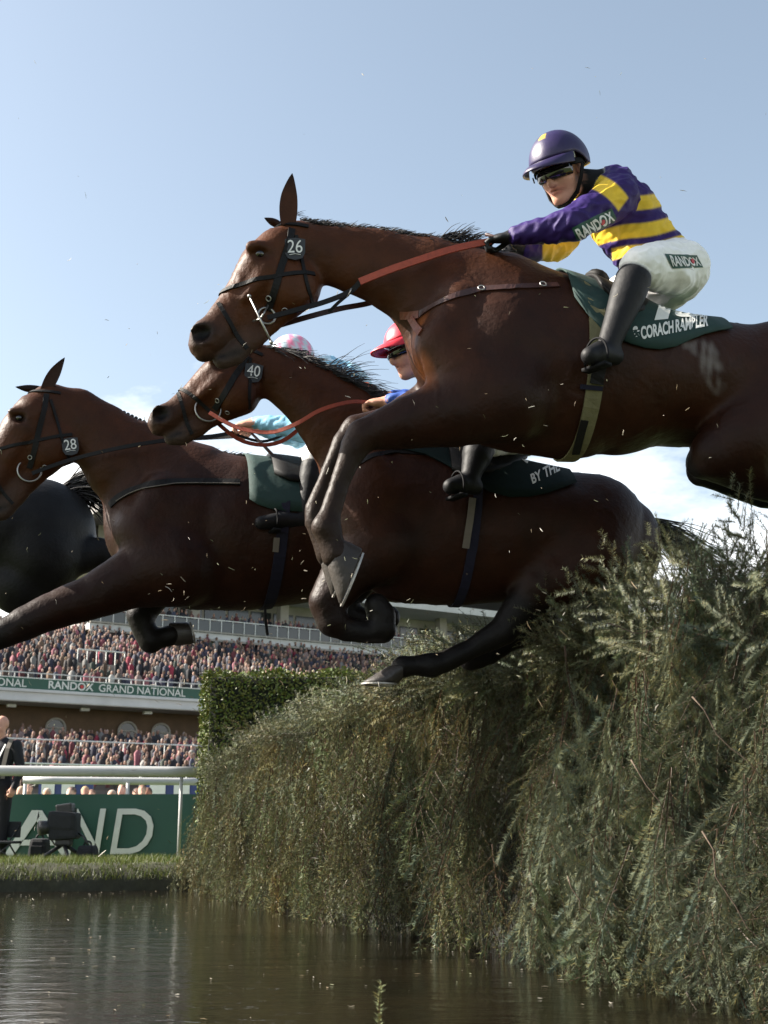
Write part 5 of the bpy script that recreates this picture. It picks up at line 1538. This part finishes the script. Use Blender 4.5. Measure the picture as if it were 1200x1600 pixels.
def head_band(H, c, Rm, name, m, parent, z, hgt, a0, a1, ra, rb, thick, tilt=0.0, n=26, bul=0.0):
    V, F = [], []
    for i in range(n + 1):
        th = R(a0 + (a1 - a0) * i / n)
        for lay in (0, 1):
            for zz in (-.5, -.25, .25, .5):
                k = 1 + (thick / ra if lay == 0 and abs(zz) < .4 else (thick * .35 / ra if lay == 0 else -0.05))
                hh = hgt * (1 - bul * abs(math.sin(th)) ** 2)
                V.append(c + Rm @ np.array([math.cos(th) * ra * k + tilt * zz * hgt, math.sin(th) * rb * k, z + zz * hh]))
    for i in range(n):
        b = i * 8
        for q in ((0, 1, 9, 8), (1, 2, 10, 9), (2, 3, 11, 10), (3, 7, 15, 11), (7, 6, 14, 15), (6, 5, 13, 14), (5, 4, 12, 13), (4, 0, 8, 12)): F.append(tuple(b + x for x in q))
    F.append((0, 4, 5, 1)); F.append((1, 5, 6, 2)); F.append((2, 6, 7, 3))
    b = n * 8; F.append((b, b + 1, b + 5, b + 4)); F.append((b + 1, b + 2, b + 6, b + 5)); F.append((b + 2, b + 3, b + 7, b + 6))
    me = mesh_np(name, V, F)
    bm = bmesh.new(); bm.from_mesh(me); bmesh.ops.recalc_face_normals(bm, faces=bm.faces); bm.to_mesh(me); bm.free()
    return link(name, me, m, parent, True)

from mathutils import noise as mnoise
def wrinkle(V, Q, L, amp=0.0045):
    N_ = np.zeros_like(V)
    fn = np.cross(V[Q[:, 2]] - V[Q[:, 0]], V[Q[:, 3]] - V[Q[:, 1]])
    for i in range(4):
        for k in range(3): N_[:, k] += np.bincount(Q[:, i], fn[:, k], len(V))
    N_ /= np.linalg.norm(N_, axis=1)[:, None] + 1e-12
    D = np.zeros(len(V))
    for i in np.nonzero((L >= 1) & (L <= 4))[0]:
        p = V[i]; a = 1.0 if L[i] != 4 else .7
        q = Vector((p[0] * 9 + p[2] * 5, p[1] * 7, p[2] * 14 - p[0] * 9))
        w = mnoise.noise(q) + .6 * mnoise.noise(q * 2.3)
        D[i] = amp * a * (1.6 * (1 - abs(w) * 2.2) - .6)
    return (V + N_ * D[:, None]).astype(np.float32)

def mixc(a, b, d, w=1.6):
    t = min(1, max(0, .5 + d / (2 * w))); return a * (1 - t) + b * t

def jockey(H, J, face, voxel, colfn, label, group, rough=None, glove=None, lean=1.0):
    g = {k: H.P(*v) for k, v in J.items()}
    allp = np.array(list(g.values()))
    S = SDF(allp.min(0) - .2, allp.max(0) + .22, voxel)
    Rm = frame(face)
    c = g['head']
    silk = np.array([.5, .5, .5])
    S.chain([(g['waist'] * .75 + g['pelvis'] * .25, J_R['waist'] * .97, 1.15), (g['waist'], J_R['waist'], 1.12), (g['chest'], J_R['chest'], 1.2), (g['upper'], J_R['upper'], 1.5)], 0.04, silk, .006, 1)
    S.ell(g['pelvis'], [.125, .165, .115], None, .03, BREECH, .006, 4)
    S.chain([(g['upper'], .075, 1.1), (g['neck'], .062), (c + Rm @ np.array([-.02, 0, -.05]), .058)], 0.03, BOOT, .006, 7)
    for sd in ('n', 'f'):
        lab = 2 if sd == 'n' else 3
        S.chain([(g['upper'] * .5 + g['sh' + sd] * .5, .085), (g['sh' + sd], .084), ((g['sh' + sd] + g['el' + sd]) / 2, .078), (g['el' + sd], .066), (g['el' + sd] * .45 + g['wr' + sd] * .55, .052), (g['wr' + sd], .037)], 0.025, silk, .006, lab)
        d = g['ha' + sd] - g['wr' + sd]
        S.chain([(g['wr' + sd], .028), (g['wr' + sd] + d * .3, .026)], 0.01, silk, .006, 6)
        fist(S, g['wr' + sd] + d * .12, d, np.array([0.1, .35 if sd == 'n' else -.35, -1.0]), silk, 1.0, 6)
        hip = g['pelvis'] + np.array([-.02, -.09 if sd == 'n' else .09, -.01])
        kn, an, toe = g['kn' + sd], g['an' + sd], g['to' + sd]
        S.chain([(hip, .112), ((hip + kn) / 2, .098), (kn * .85 + hip * .15, .082), (kn, .072)], 0.03, BREECH, .006, 4)
        S.chain([(kn * .80 + an * .20, .069), (kn * .60 + an * .40, .066), (kn * .3 + an * .7, .053), (an, .043)], 0.008, BOOT, .004, 5)
        heel = an + (an - toe) * np.array([.22, .22, 0]) + np.array([0, 0, -.045])
        S.chain([(heel, .036), (an * .5 + toe * .5 + np.array([0, 0, -.012]), .042), (toe, .034)], 0.02, BOOT, .004, 5)
        S.ell((hip + kn) / 2 + np.array([.05, 0, -.05]), [.07, .06, .03], None, .04, BREECH, .006, 4)
    human_head(S, c, Rm)
    V, Q, C, L = S.mesh(1)
    V = wrinkle(V, Q, L)
    cols = np.zeros((len(V), 4), np.float32)
    px = np.array([H.pix(v) for v in V])
    rg = {0: .45, 1: .6, 2: .6, 3: .6, 4: .7, 5: .58, 6: .55, 7: .8}
    for i in range(len(V)):
        l = int(L[i])
        cols[i, :3] = C[i] if l in (0, 4, 5, 7) else colfn(l, V[i], px[i])
        cols[i, 3] = rg[l]
    root = empty('person', H.O, H.a)
    tag(root, label, 'person', group)
    link('body', mesh_np('body', V, Q, cols), MATS['figure'], root, True)
    return root, g, Rm, bvh_of(V, Q)
J_R = dict(pelvis=.122, waist=.132, chest=.140, upper=.085)

# ---- jockey of 26
def silks1(l, p, q):
    x, y = q
    if l == 6: return np.array([.012, .012, .014])
    if l == 2:
        # yellow cap of the sleeve: a band from the collar over the shoulder
        u = (x - 935) * .80 + (y - 285) * .60; v = -(x - 935) * .60 + (y - 285) * .80
        d = min(u + 12, 52 - u, 13 - abs(v - .006 * (u - 20) ** 2 + 2))
        return mixc(PURPLE, YELLOW, d)
    if l == 3: return mixc(PURPLE, YELLOW, x - 848)
    t = .19 * x + .98 * y + 2.0 * math.sin(x * .06)
    d = max(min(t - a, b - t) for a, b in ((489, 511), (531, 553), (564, 582)))
    if t > 553: d = min(d, abs(x - 946) - 10)
    return mixc(PURPLE, YELLOW, d)
J1 = dict(pelvis=(1056, 430, 0), waist=(1012, 392, 0), chest=(972, 336, 0), upper=(958, 296, 0), neck=(915, 288, .03), head=(877, 268, .06),
          shn=(965, 308, .17), eln=(892, 352, .25), wrn=(808, 368, .16), han=(772, 374, .11),
          shf=(935, 306, -.17), elf=(868, 384, -.24), wrf=(818, 392, -.12), haf=(790, 388, -.07),
          knn=(998, 415, .31), ann=(952, 536, .345), ton=(922, 556, .40), knf=(975, 452, -.29), anf=(945, 545, -.33), tof=(905, 560, -.36))
jk1, g1, R1, JB1 = jockey(H1, J1, (-.72, -.53, -.46), 0.0052, silks1, 'jockey in purple and yellow hooped silks and white breeches riding horse 26', 'jockeys')
def hcol1(th, ph):
    if .35 < ph < .62 and abs(math.sin(th)) < .16 and math.cos(th) > 0: return YELLOW * .8
    if abs(ph - .75) < .12 and 2.2 < th < 3.0: return YELLOW * .8
    return PURPLE * .55
hm1 = helmet(H1, g1['head'], R1, jk1, hcol1, 1.13, PURPLE * .45)
c = g1['head']
head_band(H1, c, R1, 'goggles', MATS['goggle_lens'], jk1, -.004, .052, -62, 62, .106, .086, .014)
head_band(H1, c, R1, 'goggle_strap', MATS['strap_black'], jk1, .014, .024, 60, 300, .120, .102, .004)
head_band(H1, c, R1, 'spare_goggles', MATS['goggle_frame'], jk1, .045, .036, -72, 72, .124, .104, .006)
q = MB(); q.tube([c + R1 @ np.array([.072, -.090, .0]), c + R1 @ np.array([.074, -.094, .0])], .012, 12); q.build('goggle_vent', MATS['girth_stripe'], jk1, True)
for sg in (1, -1):
    q = MB(); P = [c + R1 @ np.array(v) for v in ((.0, .102 * sg, .0), (.01, .082 * sg, -.05), (.035, .062 * sg, -.10), (.062, .03 * sg, -.132), (.066, 0, -.136))]
    q.ribbon(P, [R1 @ np.array([0, sg, -.3])] * 5, .024, .004); q.build('chin_strap', MATS['strap_black'], jk1)
px_patch(H1, JB1, 'sleeve_patch', ((903, 378), (964, 344), (955, 325), (893, 356)), MATS['patch_green'], jk1, .003)
pt = jk1.children[-1]
px_text(H1, JB1, 'lettering', 'RANDOX', ((906, 374), (960, 343), (952, 329), (898, 359)), MATS['print_white'], jk1, .006, .03)
px_patch(H1, JB1, 'thigh_patch', ((1050, 420), (1098, 418), (1088, 399), (1038, 397)), MATS['patch_green'], jk1, .003)
px_text(H1, JB1, 'lettering', 'RANDOX', ((1050, 417), (1095, 416), (1087, 402), (1044, 400)), MATS['print_white'], jk1, .006, .03)
for c_ in ((940, 347), (1080, 409)):
    p, nn = H1.hit(JB1, *c_)
    if p is not None:
        q = MB(); q.tube([p + nn * .004, p + nn * .009], .011, 12); q.build('red_dot', MATS['sign_red'], jk1)
q = MB(); q.tube([H1.P(758, 366, .13), H1.P(800, 377, .15), H1.P(850, 381, .17)], [.007, .006, .004], 8)
w_ = q.build('riding_whip', MATS['whip_stick'], None, True); w_.location = H1.O; w_.rotation_euler = (0, 0, H1.a); tag(w_, 'short dark whip in the gloved hand of the purple and yellow jockey', 'whip')
# stirrup under the near boot
def stirrup(H, J, parent, name='stirrup'):
    a = H.P(*J['ann']); t = H.P(*J['ton']); m = a * .3 + t * .7 + np.array([0, 0, -.082])
    q = MB(); ax = t - a; ax[2] = 0; ax /= np.linalg.norm(ax)
    sd = np.array([-ax[1], ax[0], 0])
    P = [m + sd * .055 * math.cos(th) + np.array([0, 0, .06 + .075 * math.sin(th)]) for th in np.linspace(-.25, math.pi + .25, 14)]
    q.tube(P, .0045, 6); q.box(m + np.array([0, 0, .022]), (.04, .11, .012), np.stack([ax, sd, [0, 0, 1.]], 1)); st = q.build(name, MATS['strap_black'], parent, True)
    top = m + np.array([0, 0, .135])
    return st
stirrup(H1, J1, horse1)
freestrap(H1, 'stirrup_leather', [(958, 470, .30), (950, 510, .305), (942, 540, .33)], 0.022, MATS['leather_black'], horse1)

# ---- jockey of 40
def silks2(l, p, q):
    if l == 6: return SKN * .95
    if l in (2, 3): return np.array([.035, .085, .33]) if q[0] < 690 else np.array([.50, .52, .46])
    return np.array([.52, .55, .48]) if int((q[0] + q[1] * .4) / 13) % 2 else np.array([.03, .16, .07])
J2 = dict(pelvis=(822, 668, 0), waist=(785, 645, 0), chest=(735, 612, 0), upper=(708, 590, 0), neck=(675, 578, .01), head=(642, 547, .02),
          shn=(706, 600, .17), eln=(676, 632, .27), wrn=(612, 628, .17), han=(574, 629, .13),
          shf=(700, 600, -.17), elf=(665, 630, -.24), wrf=(615, 622, -.12), haf=(582, 622, -.08),
          knn=(752, 690, .30), ann=(735, 744, .33), ton=(704, 760, .37), knf=(752, 690, -.30), anf=(722, 775, -.33), tof=(694, 792, -.37))
jk2, g2, R2_, JB2 = jockey(H2, J2, (-.90, -.22, -.30), 0.0085, silks2, 'jockey in bright red cap and blue sleeves riding horse 40', 'jockeys')
helmet(H2, g2['head'], R2_, jk2, lambda th, ph: np.array([.62, .02, .045]) * (1 - .25 * (abs(math.sin(th * 3)) < .06)), 1.0, np.array([.50, .012, .03]))
head_band(H2, g2['head'], R2_, 'goggles', MATS['goggle_lens'], jk2, -.004, .050, -64, 64, .106, .086, .014)
head_band(H2, g2['head'], R2_, 'goggle_strap', MATS['strap_black'], jk2, .018, .05, 55, 305, .120, .100, .004)
stirrup(H2, J2, horse2)

# ---- jockey of 28
def silks3(l, p, q):
    if l == 6: return SKN
    if l in (2, 3): return np.array([.20, .42, .56]) * (.95 if int(q[0] / 9) % 2 else 1.0)
    return np.array([.20, .40, .55]) if int((q[0] - q[1] * .6) / 26) % 2 else np.array([.42, .58, .68])
J3 = dict(pelvis=(602, 702, 0), waist=(572, 655, 0), chest=(536, 606, 0), upper=(512, 582, 0), neck=(488, 578, .0), head=(457, 564, .0),
          shn=(505, 600, .17), eln=(476, 672, .26), wrn=(402, 660, .15), han=(366, 665, .11),
          shf=(500, 600, -.17), elf=(462, 682, -.22), wrf=(405, 668, -.10), haf=(372, 672, -.06),
          knn=(494, 714, .30), ann=(476, 800, .33), ton=(408, 817, .36), knf=(466, 735, -.29), anf=(452, 800, -.33), tof=(400, 815, -.36))
jk3, g3, R3, JB3 = jockey(H3, J3, (-.93, -.1, -.25), 0.0095, silks3, 'jockey in pale blue silks and pink and blue cap riding horse 28', 'jockeys')
PINK, PALE = np.array([.68, .20, .33]), np.array([.42, .52, .58])
def hcol3(th, ph):
    t = math.cos(th) * math.sin(ph) * 3 + math.cos(ph) * 1.2
    if abs(th - math.pi * 1.5) < .03 or (abs(math.cos(th) - .25) < .02): return np.array([.02, .02, .02])
    return PINK if int(t * 1.4 + 10) % 2 else PALE
helmet(H3, g3['head'], R3, jk3, hcol3, 1.0, PALE)
head_band(H3, g3['head'], R3, 'goggles', MATS['goggle_lens'], jk3, -.004, .050, -64, 64, .106, .086, .014)
head_band(H3, g3['head'], R3, 'goggle_strap', MATS['strap_black'], jk3, .014, .024, 60, 300, .120, .102, .004)
q = MB(); q.tube([H3.P(388, 672, .12), H3.P(410, 694, .14), H3.P(457, 744, .17)], [.006, .008, .012], 8)
w_ = q.build('riding_whip', MATS['whip_stick'], None, True); w_.location = H3.O; w_.rotation_euler = (0, 0, H3.a); tag(w_, 'dark whip slanting down from the hand of the pale blue jockey', 'whip')
stirrup(H3, J3, horse3)

# ---- standing people
def stander(loc, height, facing, top, trousers, skin, hair, voxel, label, group=None, arms='down', bald=False, name='person', cat='person'):
    k = height / 1.75
    S = SDF(np.array([-.36, -.42, -.02]) * k, np.array([.36, .42, 1.80]) * k, voxel)
    def p(x, y, z): return np.array([x, y, z]) * k
    top, trousers, skin, hair = map(np.array, (top, trousers, skin, hair))
    S.chain([(p(0, 0, .92), .135 * k, 1.25), (p(0, 0, 1.12), .125 * k, 1.3), (p(0, 0, 1.32), .125 * k, 1.45), (p(0, 0, 1.42), .075 * k, 2.0)], .04, top, .006, 1)
    for sg in (1, -1):
        S.chain([(p(0, .09 * sg, .9), .105 * k), (p(.01, .10 * sg, .5), .075 * k), (p(0, .10 * sg, .1), .055 * k)], .02, trousers, .006, 1)
        S.chain([(p(-.03, .10 * sg, .045), .042 * k), (p(.13, .11 * sg, .035), .036 * k)], .01, (.01, .01, .01), .006, 1)
        if arms == 'down': A = [p(0, .205 * sg, 1.39), p(-.02, .27 * sg, 1.12), p(.07, .25 * sg, .90)]
        elif arms == 'front': A = [p(0, .205 * sg, 1.39), p(.02, .28 * sg, 1.14), p(.24, .14 * sg, 1.12)]
        else: A = [p(0, .205 * sg, 1.39), p(.10, .28 * sg, 1.25), p(.22, .12 * sg, 1.48)]
        S.chain([(A[0], .07 * k), (A[1], .055 * k), (A[2], .038 * k)], .02, top, .006, 1)
        d = A[2] - A[1]; fist(S, A[2], d, np.array([0, -sg * .6, -.8]), skin, k, 0)
    S.chain([(p(0, 0, 1.42), .06 * k), (p(.02, 0, 1.52), .055 * k)], .02, skin, .006)
    c = p(.02, 0, 1.625)
    human_head(S, c, np.eye(3), skin, k)
    if not bald: S.ell(c + p(-.02, 0, .045), np.array([.100, .084, .085]) * k, None, .01, hair, .006)
    V, Q, C, L = S.mesh(1)
    cols = np.concatenate([C, np.full((len(C), 1), .7, np.float32)], 1)
    root = empty(name, loc, facing)
    tag(root, label, cat, group)
    link('body', mesh_np('body', V, Q, cols), MATS['figure'], root, True)
    return root, k
mp_ = at(-1, 1200, 15.15)
man, k = stander((mp_[0], mp_[1], GZ - .08), 1.72, R(-105), (.012, .013, .017), (.012, .012, .015), (.50, .27, .20), (.4, .4, .4), .016, 'bald older man in dark jacket with lanyard behind the white rail at left', None, 'down', True)
q = MB(); q.ribbon([np.array(v) * k for v in ((.10, .12, 1.40), (.155, .08, 1.25), (.175, .02, 1.08))], [np.array([1, 0, .2])] * 3, .02, .003); q.ribbon([np.array(v) * k for v in ((.10, -.12, 1.40), (.155, -.08, 1.25), (.175, -.02, 1.08))], [np.array([1, 0, .2])] * 3, .02, .003); q.build('lanyard', MATS['sign_white'], man)
q = MB(); q.box(np.array([.195, 0, 1.03]) * k, (.008, .075, .10)); q.build('pass_card', MATS['sign_white'], man)
q = MB(); q.ribbon([np.array(v) * k for v in ((.06, .17, 1.46), (.125, .165, 1.35), (.16, .15, 1.15), (.16, .15, 1.0))], [np.array([1, .2, .2])] * 4, .05, .004); q.build('bag_strap', MATS['girth_stripe'], man)
SPEC = [(35, 1219, (.5, .35, .33), (.35, .28, .2), 'in a pink top, leftmost behind the green board'), (46, 1214, (.45, .6, .02), (.05, .04, .03), 'in a yellow high-visibility vest behind the green board'),
        (75, 1222, (.55, .5, .5), (.4, .36, .3), 'grey-haired in a white top left of the filming camera, behind the board'), (113, 1220, (.5, .45, .45), (.02, .02, .02), 'dark-haired in a light top right above the filming camera'),
        (134, 1219, (.35, .5, .42), (.25, .2, .1), 'in a pale green top above the letter N'), (144, 1224, (.6, .6, .6), (.06, .03, .02), 'low down in a white shirt beside the pale green top'),
        (176, 1225, (.3, .02, .03), (.35, .3, .25), 'low down in a dark red top above the letter D'), (193, 1215, (.45, .4, .38), (.1, .06, .03), 'taller with raised arms above the letter D'),
        (214, 1222, (.5, .4, .4), (.03, .02, .02), 'in a beige top next to the red top, right of letter D'), (223, 1217, (.5, .02, .03), (.1, .05, .03), 'in a bright red top at the right end of the group'),
        (232, 1221, (.55, .55, .6), (.03, .02, .02), 'in a white top, rightmost behind the green board')]
for i, (px, py, top, hr, lab) in enumerate(SPEC):
    Y = 22.5 + (i % 3) * .6
    zt = at(px, py + 9, Y)[2]; x = at(px, py, Y)[0]
    h_ = 1.55 + .06 * (i % 4)
    stander((x, Y, zt - h_), h_, R(-90 + (i * 37) % 50 - 25), top, (.03, .03, .05), SKIN[i % 4], hr, .03, 'spectator ' + lab, 'spectators behind the green board', 'up' if i == 7 else 'down')

# ---- broadcast camera and cases in front of the board
gx = at(100, 1340, 15.3)
cmr = empty('television_camera', (gx[0], gx[1], GZ)); tag(cmr, 'black broadcast camera under a rain cover on a low mount, before the letter N', 'camera')
def gp(px, py, dy=0.0): return at(px, py, 15.3 + dy) - np.array([gx[0], gx[1], GZ])
def gbox(name, pa, pb, dep, m='black_plastic', dy=0.0, bev=.02, rot=0, par=None):
    a, b = gp(*pa), gp(*pb); c = (a + b) / 2 + np.array([0, dy, 0])
    q = MB(); ca, sa = math.cos(R(rot)), math.sin(R(rot))
    q.box(c, (abs(b[0] - a[0]), dep, abs(b[2] - a[2])), np.array([[ca, 0, -sa], [0, 1, 0], [sa, 0, ca]])); return q.build(name, MATS[m], par or cmr, bevel=bev)
gbox('camera_body', (80, 1275), (122, 1312), .26, 'black_cloth', 0, .035, 4)
gbox('viewfinder', (90, 1256), (115, 1272), .18, 'black_plastic', 0, .02, 8)
gbox('rain_cover', (78, 1268), (121, 1300), .32, 'black_cloth', .02, .05, -3)
q = MB(); q.tube([gp(84, 1292, -.02), gp(62, 1294, -.12)], [.07, .085], 16); q.build('lens', MATS['black_plastic'], cmr, True)
gbox('pan_head', (88, 1310), (112, 1322), .14)
for a in ((60, -.2), (108, -.3), (135, .15)):
    q = MB(); e = gp(a[0], 1340, a[1]); e[2] = 0.0
    q.tube([gp(100, 1318), e], [.025, .02], 8); q.build('leg', MATS['black_plastic'], cmr, True)
q = MB(); q.tube([gp(120, 1300), gp(131, 1308, -.1), gp(137, 1320, -.15)], .012, 8); q.build('pan_handle', MATS['black_plastic'], cmr, True)
def bag(name, px0, px1, py0, Y, label, cat, m='black_cloth', dep=.3):
    a, b = at(px0, py0, Y), at(px1, 1341, Y)
    r_ = empty(name, ((a[0] + b[0]) / 2, Y, GZ)); tag(r_, label, cat)
    w, h_ = b[0] - a[0], a[2] - GZ
    q = MB(); q.box((0, 0, h_ / 2), (w, dep, h_), taper=.82); q.build('body', MATS[m], r_, bevel=.04)
    q = MB(); q.torus((0, -.02, h_ + .005), (0, 1, 0), w * .18, .012, 14, 6, a0=0, a1=6.28); q.build('handle', MATS[m], r_, True)
    q = MB(); q.box((0, -dep / 2 - .006, h_ * .45), (w * .6, .02, h_ * .4)); q.build('pocket', MATS[m], r_, bevel=.006)
bag('equipment_case', 122, 152, 1321, 15.35, 'low black equipment bag right of the broadcast camera', 'bag')
bag('equipment_case', 48, 76, 1310, 15.5, 'black equipment case left of the broadcast camera', 'case')
ch = empty('folding_chair', (at(12, 1340, 15.0)[0], 15.0, GZ)); tag(ch, 'black folding chair with thin legs at the left edge', 'chair')
cx = ch.location[0]
def cp(px, py, dy=0): 
    v = at(px, py, 15.0) - np.array([cx, 15.0, GZ]); v[1] += dy; return v
q = MB(); q.box((cp(8, 1316) + cp(8, 1316)) / 2, (.30, .32, .03)); q.build('seat', MATS['black_cloth'], ch, bevel=.01)
q = MB(); q.box(cp(6, 1296, .16), (.30, .025, .18)); q.build('backrest', MATS['black_cloth'], ch, bevel=.01)
for a, b, dy in (((-8, 1316), (24, 1342), -.14), ((24, 1316), (-8, 1342), -.14), ((-8, 1290), (24, 1342), .14), ((24, 1290), (-8, 1342), .14)):
    e = cp(*b, dy); e[2] = 0.0
    q = MB(); q.tube([cp(*a, dy), e], .010, 6); q.build('leg', MATS['black_plastic'], ch, True)

# ================================================================== flying and floating bits
mat('straw', attr=True, rough=0.6, transl=.2)
def slivers(spots, seed, lmin, lmax, wid, flat=False):
    r = np.random.default_rng(seed); V, F, C = [], [], []
    for p in spots:
        d = r.normal(0, 1, 3)
        if flat: d[2] *= .02
        d /= np.linalg.norm(d); L = r.uniform(lmin, lmax); s = np.cross(d, r.normal(0, 1, 3)); s /= np.linalg.norm(s); t = np.cross(d, s)
        bend = t * L * r.uniform(-.15, .15); b = len(V); w = wid * r.uniform(.6, 1.3)
        for f, k in ((-.5, .6), (0, 1.0), (.5, .4)):
            c = p + d * L * f + (bend if f == 0 else 0)
            V += [c - s * w * k, c + t * w * k, c + s * w * k]
        for i in (0, 3):
            for j in range(3): F.append((b + i + j, b + i + (j + 1) % 3, b + i + 3 + (j + 1) % 3, b + i + 3 + j))
        col = np.array([(.34, .30, .22), (.50, .47, .40), (.16, .17, .09), (.25, .19, .11)][r.integers(4)])
        C += [col] * 9
    return V, F, C
r = np.random.default_rng(9)
sp = []
for i in range(330):
    if r.random() < .35: px, py, Y = r.uniform(150, 1150), r.uniform(420, 1100), r.uniform(3.9, 4.35)
    elif r.random() < .6: px, py, Y = r.uniform(0, 600), r.uniform(800, 1450), r.uniform(3.2, 6.5)
    else: px, py, Y = r.uniform(0, 1200), r.uniform(60, 1250), r.uniform(3.0, 6.5)
    if px > 700 and py > 900: Y = r.uniform(2.6, 3.4)
    sp.append(at(px, py, Y))
V, F, C = slivers(sp, 5, .006, .026, .0012)
o = link('flying_needles', mesh_np('flying_needles', V, F, C), MATS['straw']); tag(o, 'scraps of spruce needle and grass flying through the air', 'debris', kind='stuff')
sp = []
for i in range(480):
    s_, d = r.uniform(0.1, 12.0), 3.0 * r.random() ** 1.4 - .02
    sp.append(FP(s_, d, .003))
V, F, C = slivers(sp, 6, .004, .026, .0011, True)
o = link('floating_needles', mesh_np('floating_needles', V, F, C), MATS['straw']); tag(o, 'scraps of needle and straw floating on the muddy pool', 'debris', kind='stuff')
# single spruce sprig in front of the water
V, T, C = bough(411, L=.085, ntw=0, dens=1500, nlen=.012, nwid=.0012, droop=.1, tint=(2.6, 2.6, 2.4))
p = at(596, 1600, 2.4); o = link('spruce_sprig', mesh_np('spruce_sprig', V, T, C), MATS['needles']); o.location = at(592, 1606, 2.4); o.rotation_euler = (0, R(-78), R(20)); o.scale = (.9, 1.25, 1.25); tag(o, 'single small green spruce sprig standing up at the bottom edge', 'sprig')
